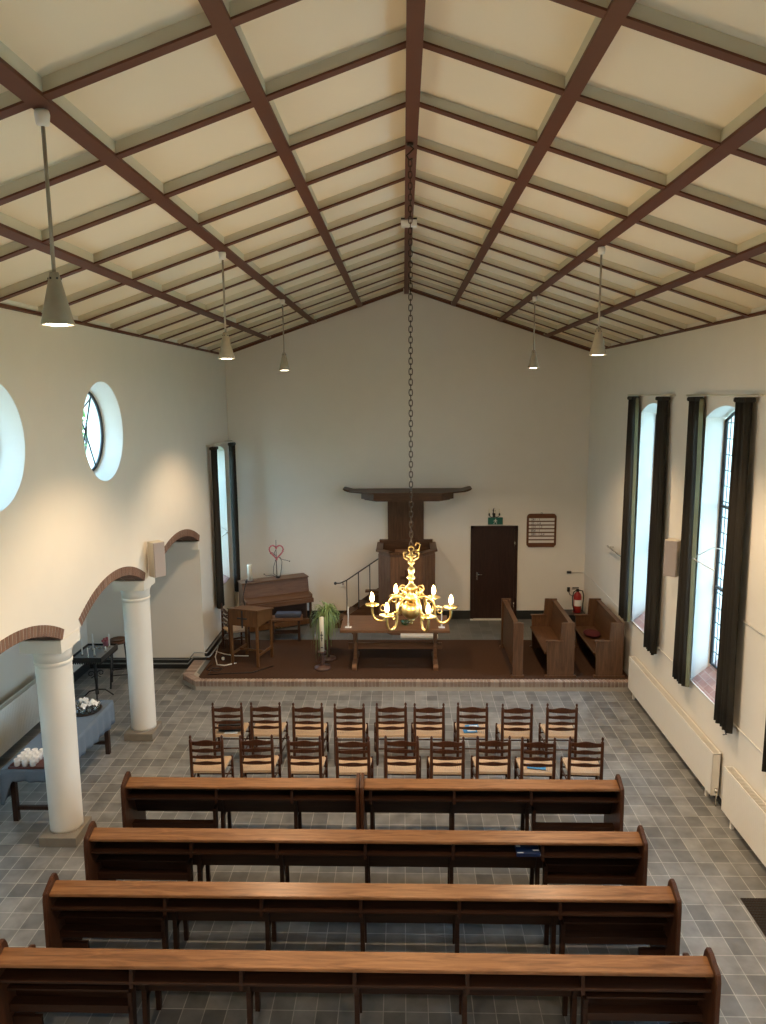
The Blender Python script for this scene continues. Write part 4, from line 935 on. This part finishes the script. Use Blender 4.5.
# ------------------------------------------------------------------ curtains
def curtain(x, y0, y1, z0, z1, lab, side, grp, seed, lit_fold=False):
    """side: direction towards the room"""
    t = thing('curtain', lab, 'curtain', (x, (y0+y1)/2, z0), 0, grp); h = z1-z0; w = y1-y0
    rnd = random.Random(seed); n = 64; nz = 9; folds = 5; m = MB(); v = []; fs = []
    for j in range(nz+1):
        zz = h*j/nz; k = 1.0-0.38*(j/nz)**1.2
        for s_ in (0, 1):
            for i in range(n+1):
                q = i/n; off = 0.045*sin(2*pi*folds*q+0.25*sin(j*0.8+seed))+0.008*sin(2*pi*2.3*q+seed+j*0.3)
                v.append((side*(off+(0.006 if s_ else -0.006)), (q-0.5)*w*k, zz))
    st = 2*(n+1)
    for j in range(nz):
        for i in range(n):
            a = j*st+i; fs.append((a, a+1, a+st+1, a+st)); b = a+n+1; fs.append((b+1, b, b+st, b+st+1))
        for i in (0, n):
            a = j*st+i; b = a+n+1; fs.append((a, b, b+st, a+st) if i else (b, a, a+st, b+st))
    for i in range(n):
        fs.append((i+1, i, i+n+1, i+n+2)); a = nz*st+i; fs.append((a, a+1, a+n+2, a+n+1))
    m._add(v, fs, None, True); m.build('fabric', CURTAIN, t)
    m = MB()
    for i in range(5):
        yy = (i/4-0.5)*w*0.52; m.prism([(yy-0.035, h-0.03), (yy+0.035, h-0.03), (yy+0.03, h+0.03), (yy-0.03, h+0.03)], -0.065, 0.065, 'X', bev=0.01)
    m.build('heading', CURTAIN, t)
    if lit_fold:  # strip on the window-side edge, coloured as a fold lit by daylight
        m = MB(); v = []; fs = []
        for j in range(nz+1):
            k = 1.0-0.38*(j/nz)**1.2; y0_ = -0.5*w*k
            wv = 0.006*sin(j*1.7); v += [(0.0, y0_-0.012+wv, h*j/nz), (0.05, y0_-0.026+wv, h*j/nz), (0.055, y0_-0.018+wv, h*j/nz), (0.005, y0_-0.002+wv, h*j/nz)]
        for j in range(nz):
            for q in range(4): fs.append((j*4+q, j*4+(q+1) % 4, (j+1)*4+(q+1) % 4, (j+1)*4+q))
        m._add(v, fs, None, False); tag(m.build('lit_fold', CURTAINLIT, t), 'pale olive edge fold, window light painted into its colour')
    return t
def rod(x, xw, y0, y1, z, lab):
    t = thing('curtain_rod', lab, 'curtain rod', (x, (y0+y1)/2, z), 0); L = (y1-y0)/2
    MB().tube([(0, -L, 0), (0, L, 0)], 0.012, 8).build('rod', CREAM, t)
    for s in (-0.9, 0, 0.9): MB().tube([(0, s*L, 0), (xw-x, s*L, 0.0)], 0.007, 6).build('bracket', CREAM, t)
rn = {12.30: 'window nearest the platform on the right', 9.55: 'middle window on the right', 6.80: 'window at the right edge of the photo', 4.05: 'window beside the organ loft', 1.30: 'window under the organ loft'}
CX = 3.985
for i, yc in enumerate(WIN_R):
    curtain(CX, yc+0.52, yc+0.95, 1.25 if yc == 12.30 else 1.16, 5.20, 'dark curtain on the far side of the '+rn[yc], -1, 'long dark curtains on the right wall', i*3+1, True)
    curtain(CX, yc-0.96, yc-0.50, 1.16, 5.20, 'dark curtain on the near side of the '+rn[yc], -1, 'long dark curtains on the right wall', i*3+2)
    rod(CX, XR, yc-1.05, yc+1.05, 5.25, 'thin curtain rod over the '+rn[yc])
curtain(-3.80, 14.52, 14.86, 0.98, 4.26, 'dark curtain left of the narrow window by the piano', 1, 'long dark curtains by the piano', 41)
curtain(-3.74, 15.84, 16.16, 0.98, 4.26, 'dark curtain in the left back corner by the piano', 1, 'long dark curtains by the piano', 44)
rod(-3.78, XL, 14.45, 16.2, 4.32, 'thin curtain rod over the narrow window by the piano')
# window stay bars
for nm, x, y, z, s, lab in (('window_stay', 4.05, 9.75, 3.02, 1, 'white opening bar across the middle right window'), ('window_stay', -3.90, 15.5, 2.35, -1, 'white opening bar across the narrow window by the piano')):
    t = thing(nm, lab, 'window bar', (x, y, z), 0)
    MB().tube([(-s*0.05, 0.36 if s > 0 else 0.30, 0), (-s*0.05, -0.37 if s > 0 else -0.3, 0)], 0.011, 8).build('bar', WHITE, t)
    MB().tube([(-s*0.05, 0.35, 0), (s*0.2, 0.30, 0.16), (s*0.32, 0.1, 0.16), (s*0.32, -0.1, 0.02)], 0.008, 8).build('linkage', WHITE, t)
t = thing('window_crank', 'black zigzag crank handle on the right wall below the curtain', 'crank', (4.08, 8.84, 1.10), 0)
m = MB(); m.tube([(0.02, 0, 0.06), (-0.03, 0, 0.05), (-0.03, 0.10, 0.02), (-0.04, -0.02, -0.06), (-0.04, 0.06, -0.10)], 0.009, 6); m.build('handle', BLACK, t)

# ------------------------------------------------------------------ loudspeakers on the walls
def wall_speaker(x, y, z, side, lab, rz):
    t = thing('wall_speaker', lab, 'loudspeaker', (x, y, z), rz)
    m = MB(); m.box(-0.10, 0.06, -0.095, 0.095, 0, 0.54, bev=0.01); m.build('cabinet', SPKBOX, t)
    MB().box(0.06, 0.08, -0.09, 0.09, 0.008, 0.532, bev=0.008).build('grille_cloth', GREYP, t)
    MB().box(-0.20, -0.10, -0.03, 0.03, 0.10, 0.42).build('wall_bracket', SPKBOX, t)
wall_speaker(XL+0.19, 10.80, 2.60, 1, 'pale loudspeaker box above the far arcade column', radians(-42))
wall_speaker(XR-0.19, 10.62, 2.64, -1, 'pale loudspeaker box between the right-hand windows', radians(180+50))

# ------------------------------------------------------------------ pendant lamps
def pendant(x, y, lab):
    zt = roofz(x)-0.03; zb = 5.70
    t = thing('pendant_lamp', lab, 'lamp', (x, y, zb), 0, 'cone pendant lamps under the ceiling'); H = zt-zb
    MB().lathe([(0.015, H-0.075), (0.034, H-0.07), (0.040, H-0.02), (0.036, H)], n=16).build('ceiling_cup', WHITE, t)
    MB().tube([(0, 0, 0.26), (0, 0, H-0.08)], 0.011, 8).build('rod', SHADE, t)
    MB().lathe([(0.088, 0.0), (0.090, 0.002), (0.032, 0.25), (0.024, 0.285), (0.010, 0.285), (0.022, 0.245), (0.084, 0.0)], n=32, cap=False).build('shade', SHADE, t)
    m = MB()
    for k in range(6):
        a = 2*pi*k/6+0.3; m.lathe([(0.006, 0), (0.006, 0.004)], (0, 0, 0), 8, Matrix.Translation((0.0325*cos(a), 0.0325*sin(a), 0.25)) @ Matrix.Rotation(a, 4, 'Z') @ Matrix.Rotation(pi/2, 4, 'Y'))
    m.build('vent_hole', BLACK, t)
    MB().lathe([(0.0, -0.004), (0.05, -0.002), (0.076, 0.012), (0.074, 0.03), (0.03, 0.12), (0.0, 0.125)], n=24, cap=False).build('bulb', LAMPDISC, t)
    l = bpy.data.lights.new('lamp_light', 'SPOT'); l.energy = SPOT_W; l.color = SPOT_COL; l.spot_size = radians(122); l.spot_blend = 0.5; l.shadow_soft_size = 0.06
    o = bpy.data.objects.new('lamp_light', l); C.objects.link(o); o.parent = t; o.location = (0, 0, -0.075)
LN = {4.2: 'nearest the camera', 8.2: 'in the middle', 12.2: 'nearest the back wall', 0.2: 'over the organ loft'}
for s, nm in ((-1, 'left'), (1, 'right')):
    for y in (0.2, 4.2, 8.2, 12.2):
        if s > 0 and y == 4.2: lab = 'cone pendant lamp of the right row just outside the frame'
        else: lab = 'cone pendant lamp of the %s row, %s' % (nm, LN[y])
        pendant(-1.935 if s < 0 else 2.105, y, lab)
t = thing('emergency_light', 'small white emergency light fixed under the ridge beam', 'light', (RX-0.0, 9.6, RZ-0.08), 0)
MB().box(-0.10, 0.10, -0.05, 0.05, -0.02, 0, bev=0.004).build('base', BLACK, t)
MB().box(-0.10, 0.10, -0.045, 0.045, -0.10, -0.02, bev=0.012).build('cover', WHITE, t)

# ------------------------------------------------------------------ chandelier
CXY = (0.068, 6.76); CZ = 2.95
t = thing('chandelier', 'brass six-armed chandelier with lit bulbs hanging on a long chain', 'chandelier', (CXY[0], CXY[1], CZ), 0)
MB().lathe([(0.0, 0.185), (0.012, 0.19), (0.018, 0.205), (0.008, 0.215), (0.028, 0.225), (0.032, 0.235), (0.012, 0.245), (0.055, 0.255), (0.085, 0.29), (0.095, 0.33), (0.085, 0.37), (0.055, 0.405), (0.022, 0.415)], n=28).build('ball', BRASS, t)
MB().lathe([(z_r[0], z_r[1]*0.6+0.29) for z_r in [(0.02, 0.20), (0.055, 0.25), (0.06, 0.28), (0.03, 0.315), (0.022, 0.36), (0.045, 0.38), (0.05, 0.41), (0.06, 0.43), (0.045, 0.46), (0.02, 0.50), (0.018, 0.54), (0.034, 0.575), (0.038, 0.60), (0.02, 0.635), (0.026, 0.69), (0.034, 0.71), (0.03, 0.74), (0.014, 0.765), (0.014, 0.80), (0.03, 0.82), (0.03, 0.85), (0.012, 0.87), (0.014, 0.91), (0.045, 0.93), (0.05, 0.95), (0.02, 0.965), (0.012, 1.0), (0.006, 1.02)]], n=24).build('baluster_stem', BRASS, t)
m = MB()
for k in range(3):
    a = 2*pi*k/3+0.5; m.tube([(0.03*cos(a), 0.03*sin(a), 0.93), (0.08*cos(a), 0.08*sin(a), 0.95), (0.085*cos(a), 0.085*sin(a), 0.99), (0.05*cos(a), 0.05*sin(a), 1.0)], 0.007, 6)
m.tube([(0.025*cos(2*pi*k/16), 0.0, 1.04+0.025*sin(2*pi*k/16)) for k in range(16)], 0.006, 6, closed=True)
m.tube([(0.01, 0, 1.02), (0.07, 0, 1.03), (0.085, 0, 1.08), (0.05, 0, 1.10), (0.04, 0, 1.07)], 0.006, 6)
m.build('finial_scrolls', BRASS, t, (0, 0, -0.12))
R_ = 0.375
def spiral(cx, cz, r0, r1, a0, a1, n=16): return [(cx+(r0+(r1-r0)*i/n)*cos(radians(a0+(a1-a0)*i/n)), cz+(r0+(r1-r0)*i/n)*sin(radians(a0+(a1-a0)*i/n))) for i in range(n+1)]
for k in range(6):
    a = radians(-6.6+60*k); ca, sa = cos(a), sin(a)
    P = lambda q: (q[0]*ca, q[0]*sa, q[1])
    m = MB()
    # main S arm: leaves the stem high, sweeps out and down below, rises to the drip pan
    path = [(0.04, 0.42), (0.09, 0.46), (0.15, 0.46), (0.20, 0.42), (0.222, 0.36), (0.225, 0.29), (0.235, 0.26), (0.262, 0.222), (0.305, 0.213), (0.345, 0.23), (0.368, 0.27), (R_, 0.31), (R_, 0.355)]
    fine = []
    for i in range(len(path)-1):
        p0 = path[max(0, i-1)]; p1 = path[i]; p2 = path[i+1]; p3 = path[min(len(path)-1, i+2)]
        for q in range(4):
            s_ = q/4; fine.append(tuple(0.5*((2*p1[j])+(-p0[j]+p2[j])*s_+(2*p0[j]-5*p1[j]+4*p2[j]-p3[j])*s_*s_+(-p0[j]+3*p1[j]-3*p2[j]+p3[j])*s_**3) for j in (0, 1)))
    fine.append(path[-1]); m.tube([P(q) for q in fine], 0.012, 8)
    m.tube([P(q) for q in spiral(0.17, 0.43, 0.042, 0.012, 70, 480, 22)], 0.006, 6)
    m.tube([P(q) for q in spiral(0.265, 0.33, 0.05, 0.01, 200, -230, 22)], 0.006, 6)
    m.build('arm', BRASS, t)
    h = MB(); h.lathe([(0.012, 0.345), (0.02, 0.355), (0.065, 0.362), (0.068, 0.372), (0.02, 0.370), (0.014, 0.372), (0.016, 0.39), (0.016, 0.40)], (R_*ca, R_*sa, 0), 20)
    h = h.build('drip_pan', BRASS, t)
    MB().lathe([(0.010, 0.40), (0.018, 0.412), (0.021, 0.43), (0.016, 0.46), (0.006, 0.485), (0.001, 0.49)], (R_*ca, R_*sa, 0), 14).build('bulb', FILAMENT, h)
    l = bpy.data.lights.new('bulb_light', 'POINT'); l.energy = BULB_W; l.color = BULB_COL; l.shadow_soft_size = 0.03
    o = bpy.data.objects.new('bulb_light', l); C.objects.link(o); o.parent = h; o.location = (R_*ca, R_*sa, 0.53)
    # small upper scroll between arms
    a = radians(-6.6+30+60*k); ca, sa = cos(a), sin(a)
    m = MB(); m.tube([(q[0]*ca, q[0]*sa, q[1]) for q in spiral(0.10, 0.52, 0.05, 0.012, 230, -200, 22)], 0.006, 6)
    m.build('scroll', BRASS, t)
m = MB(); z = 0.945; top_ = RZ-0.24-CZ; L = 0.064; i = 0
nl = int((top_-z)/ (L-0.018)); st = (top_-z)/nl
for i in range(nl):
    zc = z+st*(i+0.5); pts = []
    for k in range(14):
        b = 2*pi*k/14; q = 0.016*cos(b); w_ = (L/2)*sin(b); w_ = max(-L/2+0.004, min(L/2-0.004, w_*1.1))
        pts.append((q, 0, zc+w_) if i % 2 == 0 else (0, q, zc+w_))
    m.tube(pts, 0.0042, 5, closed=True)
tag(m.build('chain', CHAINM, t), 'dark iron chain')
m = MB(); zt = RZ-0.10-CZ
m.tube([(0, 0, zt), (0, 0, zt-0.02), (0.03, 0, zt-0.045), (0.0, 0, zt-0.075), (-0.03, 0, zt-0.10), (-0.01, 0, zt-0.135), (0.02, 0, zt-0.125)], 0.008, 6); m.lathe([(0.03, -0.02), (0.03, 0.0)], (0, 0, zt), 12); m.build('ceiling_hook', CHAINM, t)

# ------------------------------------------------------------------ side aisle furniture
t = thing('long_table', 'long dark-legged table standing between the left columns', 'table', (-4.69, 9.38, 0), 0)
MB().box(-0.27, 0.27, -1.03, 1.03, 0.735, 0.765, bev=0.004).build('tabletop', DARKLEG, t)
for y in (-0.88, 0.88):
    for x in (-0.235, 0.235): MB().box(x-0.032, x+0.032, y-0.032, y+0.032, 0, 0.735, bev=0.004).build('leg', DARKLEG, t)
    MB().box(-0.205, 0.205, y-0.02, y+0.02, 0.15, 0.20, bev=0.003).build('stretcher', DARKLEG, t)
# draped cloth
m = MB(); hw, hl, zt = 0.285, 1.045, 0.775; rnd = random.Random(2)
per = []
def seg(a, b, n): return [(a[0]+(b[0]-a[0])*i/n, a[1]+(b[1]-a[1])*i/n) for i in range(n)]
per = seg((-hw, -hl), (hw, -hl), 24)+seg((hw, -hl), (hw, hl), 70)+seg((hw, hl), (-hw, hl), 24)+seg((-hw, hl), (-hw, -hl), 70)
N = len(per); v = [(p[0], p[1], zt) for p in per]; fs = [tuple(range(N))]
for j in range(1, 6):
    for i, p in enumerate(per):
        near = p[1] < -hl+0.001; dr = 0.10
        if p[0] >= hw-1e-6: dr = 0.30+0.04*sin(p[1]*2)
        if p[1] >= hl-1e-6: dr = 0.24
        if p[0] <= -hw+1e-6: dr = 0.10
        if p[1] <= -hl+1e-6: dr = 0.15+0.30*max(0, min(1, (-p[0]-0.16)/0.1))
        if p[0] <= -hw+1e-6 and p[1] < -0.75: dr = 0.45
        s_ = j/5; wv = 0.016*sin(i*0.9)+0.012*sin(i*0.37+1); nx = (1 if p[0] >= hw-1e-6 else -1 if p[0] <= -hw+1e-6 else 0); ny = (1 if p[1] >= hl-1e-6 else -1 if p[1] <= -hl+1e-6 else 0)
        off = 0.006+s_*(0.012+wv*0.9); v.append((p[0]+nx*off, p[1]+ny*off, zt-dr*s_))
for j in range(5):
    for i in range(N): fs.append((j*N+i, (j+1)*N+i, (j+1)*N+(i+1) % N, j*N+(i+1) % N))
m._add(v, fs, None, True); bmesh.ops.recalc_face_normals(m.bm, faces=m.bm.faces)
for fc in m.bm.faces:
    if len(fc.verts) > 4: fc.smooth = False
o = m.build('tablecloth', BLUECLOTH, None, (-4.69, 9.38, 0)); tag(o, 'grey-blue cloth draped over the long table between the columns', 'tablecloth')
so = o.modifiers.new('thick', 'SOLIDIFY'); so.thickness = 0.004; so.offset = 1
t = thing('tray', 'dark red tray carrying white cups on the near end of the blue cloth', 'tray', (-4.66, 8.53, 0.781), 0)
m = MB(); m.box(-0.23, 0.23, -0.19, 0.19, 0, 0.01, bev=0.003)
m.build('tray_base', TRAYM, t); m = MB(); m.tube([(-0.225, -0.185, 0.018), (0.225, -0.185, 0.018), (0.225, 0.185, 0.018), (-0.225, 0.185, 0.018)], 0.008, 6, closed=True); m.build('rim', TRAYM, t)
k = 0; c0 = None
cl = ['nearest', 'second', 'third', 'farthest']; rl = ['left', 'middle', 'right']
for j in range(4):
    for i in range(3):
        px_, py_ = -4.80+i*0.098, 8.40+j*0.084
        lab = 'white mug on the tray, %s column from the wall, %s from the camera' % (rl[i], cl[j])
        if c0 is None:
            c0 = thing('mug', lab, 'mug', (px_, py_, 0.7925), 0, 'white mugs on the tray')
            MB().lathe([(0.028, 0), (0.034, 0.006), (0.037, 0.05), (0.036, 0.092), (0.033, 0.092), (0.033, 0.012), (0.0, 0.01)], n=18, cap=False).build('cup', PORC, c0)
            MB().tube([(0.034, 0, 0.075), (0.052, 0, 0.068), (0.052, 0, 0.035), (0.034, 0, 0.025)], 0.005, 6).build('handle', PORC, c0)
        else: dup(c0, (px_, py_, 0.7925), 0, lab, 'white mugs on the tray')
t = thing('serving_tray', 'round tray crowded with glasses at the far end of the blue cloth', 'tray', (-4.66, 10.05, 0.781), 0)
MB().lathe([(0.0, 0), (0.22, 0.0), (0.235, 0.02), (0.228, 0.02), (0.215, 0.008), (0, 0.008)], n=32, cap=False).build('tray_plate', CHAINM, t)
spots = [(0, 0)]+[(0.095*cos(k*pi/3), 0.095*sin(k*pi/3)) for k in range(6)]+[(0.178*cos(k*pi/6+0.2), 0.178*sin(k*pi/6+0.2)) for k in range(12)]
g0 = None
for i, (a, b) in enumerate(spots):
    lab = 'small drinking glass on the crowded round tray'
    if g0 is None:
        g0 = thing('drinking_glass', lab, 'glass', (-4.66+a, 10.05+b, 0.792), 0, 'drinking glasses on the round tray')
        MB().lathe([(0.024, 0), (0.026, 0.002), (0.034, 0.09), (0.032, 0.09), (0.023, 0.008), (0, 0.007)], n=14, cap=False).build('tumbler', CLEARG, g0)
    else: dup(g0, (-4.66+a, 10.05+b, 0.792), 0, lab, 'drinking glasses on the round tray')
t = thing('paper_napkins', 'loose white paper napkins in the glasses on the round tray', 'napkins', (-4.62, 10.04, 0.885), 0)
for q, (a, b, c_) in enumerate([(0.03, 0.02, 0.3), (0.12, -0.02, 1.2), (-0.08, 0.08, 2.2), (0.02, -0.10, 0.9)]):
    m = MB(); n = 6; v = []; fs = []
    for i in range(n+1):
        for j in range(n+1): v.append(((i/n-0.5)*0.14, (j/n-0.5)*0.12, 0.018*sin(i*1.9+q)+0.016*cos(j*2.3+i+q)+0.02))
    for i in range(n):
        for j in range(n): a0 = i*(n+1)+j; fs.append((a0, a0+1, a0+n+2, a0+n+1))
    m._add(v, fs, Matrix.Translation((a, b, 0)) @ Matrix.Rotation(c_, 4, 'Z'), True); m.build('napkin', PAPER, t, fixn=False)

# wrought iron candle table
t = thing('candle_table', 'black iron candle table with sand tray in the side aisle', 'table', (-5.42, 12.20, 0), 0)
m = MB(); m.box(-0.26, 0.26, -0.36, 0.36, 0.86, 0.88); 
for a in ((-0.27, -0.26, -0.37, 0.37), (0.26, 0.27, -0.37, 0.37), (-0.27, 0.27, -0.37, -0.36), (-0.27, 0.27, 0.36, 0.37)): m.box(a[0], a[1], a[2], a[3], 0.84, 0.92)
m.build('tray_top', IRON, t)
m = MB()
for i in range(14):
    for s in (-1, 1): m.lathe([(0.001, 0), (0.02, 0.03), (0.02, 0.04)], (-0.25+i*0.0385, s*0.37, 0.80), 6)
for i in range(18):
    for s in (-1, 1): m.lathe([(0.001, 0), (0.02, 0.03), (0.02, 0.04)], (s*0.265, -0.34+i*0.04, 0.80), 6)
m.build('scalloped_trim', IRON, t)
MB().box(-0.245, 0.245, -0.345, 0.345, 0.88, 0.892).build('sand_bed', plain('grey_sand', (0.28, 0.32, 0.36), 0.8, noise=0.2, scale=80), t)
MB().lathe([(0.03, 0.12), (0.022, 0.3), (0.035, 0.45), (0.022, 0.6), (0.03, 0.86)], n=12).build('post', IRON, t)
for k in range(3):
    a = 2*pi*k/3+0.9; m = MB(); m.tube([(0.02*cos(a), 0.02*sin(a), 0.20), (0.15*cos(a), 0.15*sin(a), 0.16), (0.30*cos(a), 0.30*sin(a), 0.012)], 0.013, 6); m.build('leg', IRON, t)
for k in range(4):
    a = pi/2*k+0.4; m = MB(); m.tube([((0.02+q[0])*cos(a), (0.02+q[0])*sin(a), q[1]) for q in spiral(0.06, 0.50, 0.07, 0.015, 270, -200, 20)], 0.008, 6); m.build('scroll', IRON, t)
cs = [(-0.13, -0.18, 0.30, 'tall white candle at the front left of the candle table'), (-0.05, 0.08, 0.30, 'tall white candle in the middle of the candle table'), (0.17, 0.25, 0.24, 'slim white candle at the back right of the candle table'),
      (0.10, -0.22, 0.14, 'short white candle at the front right of the candle table'), (0.20, 0.0, 0.10, 'short candle stub at the right rim of the candle table'), (0.02, -0.30, 0.18, 'leaning short candle at the near rim of the candle table')]
for x, y, h, lab in cs:
    t2 = thing('candle', lab, 'candle', (-5.42+x, 12.20+y, 0.8925), 0, 'candles on the candle table')
    MB().lathe([(0.02, 0), (0.018, 0.03), (0.013, 0.032)], n=10).build('cup', CHROME, t2)
    MB().lathe([(0.0125, 0.03), (0.012, h), (0.003, h+0.008)], n=10).build('wax', WAXW, t2)
rnd = random.Random(9)
for i in range(9):
    t2 = thing('tea_light', 'small tea light on the sand of the candle table', 'tea light', (-5.60+0.09*(i % 4)+0.03, 12.27+0.10*(i//4)-0.05+0.13, 0.8925), 0, 'tea lights on the candle table')
    MB().lathe([(0.019, 0), (0.019, 0.016), (0.017, 0.016), (0.017, 0.012), (0, 0.012)], n=12, cap=False).build('cup', CHROME, t2)
t2 = thing('flower_pot', 'small pink flower pot at the far end of the candle table', 'flower pot', (-5.33, 12.485, 0.8925), 0)
MB().lathe([(0.035, 0), (0.05, 0.08), (0.052, 0.085)], n=14).build('pot', plain('pink_ceramic', (0.45, 0.16, 0.2), 0.5), t2)
m = MB(); rnd = random.Random(4)
for i in range(16): m.ell((rnd.uniform(-0.05, 0.05), rnd.uniform(-0.05, 0.05), 0.10+rnd.uniform(0, 0.06)), 0.022, 0.022, 0.02, 7, 5)
m.build('blossom', HEART, t2)
# stool
t = thing('bar_stool', 'tall dark stool with a round wooden seat behind the candle table', 'stool', (-5.28, 12.93, 0), 0.3)
MB().lathe([(0.0, 0.83), (0.19, 0.83), (0.20, 0.845), (0.20, 0.86), (0.185, 0.87), (0.0, 0.865)], n=28, cap=False).build('seat', wood('stool_seat_wood', (0.10, 0.045, 0.025), (0.17, 0.08, 0.045)), t)
for k in range(4):
    a = pi/2*k+pi/4; MB().tube([(0.24*cos(a), 0.24*sin(a), 0), (0.16*cos(a), 0.16*sin(a), 0.83)], 0.016, 8).build('leg', IRON, t)
for k in range(4):
    a = pi/2*k+pi/4; b = a+pi/2; MB().tube([(0.22*cos(a), 0.22*sin(a), 0.24), (0.22*cos(b), 0.22*sin(b), 0.24)], 0.012, 8).build('foot_rail', IRON, t)
t = thing('wooden_plate', 'round wooden plate lying on the dark stool', 'plate', (-5.28, 12.93, 0.8705), 0)
MB().lathe([(0.0, 0), (0.12, 0.0), (0.14, 0.02), (0.132, 0.02), (0.11, 0.008), (0, 0.006)], n=24, cap=False).build('plate', OAKZ, t)

# ------------------------------------------------------------------ outdoors beyond the windows
rnd = random.Random(11)
for i, (x, y, s_, lab) in enumerate([(-12.5, 29.0, 4.0, 'leafy green tree outside the round windows, farther one'), (-12.0, 20.0, 3.6, 'leafy green tree outside the round windows, nearer one')]):
    t = thing('garden_tree', lab, 'tree', (x, y, -0.3), 0)
    MB().tube([(0, 0, 0), (0.1, 0, 1.5), (-0.1, 0.1, 3.0), (0, 0, 4.6)], [0.22, 0.18, 0.14, 0.08], 10).build('trunk', DARKLEG, t)
    m = MB()
    for k in range(2200):
        d = Vector((rnd.gauss(0, 1), rnd.gauss(0, 1), rnd.gauss(0, 1))).normalized()*rnd.uniform(0.35, 1)**0.5
        p = Vector((d.x*s_*0.8, d.y*s_*0.8, 4.4+d.z*s_*0.75)); a = Vector((rnd.uniform(-1, 1), rnd.uniform(-1, 1), rnd.uniform(-1, 1))).normalized()*0.16; b = a.cross(Vector((rnd.uniform(-1, 1), rnd.uniform(-1, 1), rnd.uniform(-1, 1)))).normalized()*0.10
        m._add([(p-a)[:], (p-b)[:], (p+a)[:], (p+b)[:]], [(0, 1, 2, 3)])
    m.build('foliage', TREELEAF, t, fixn=False)
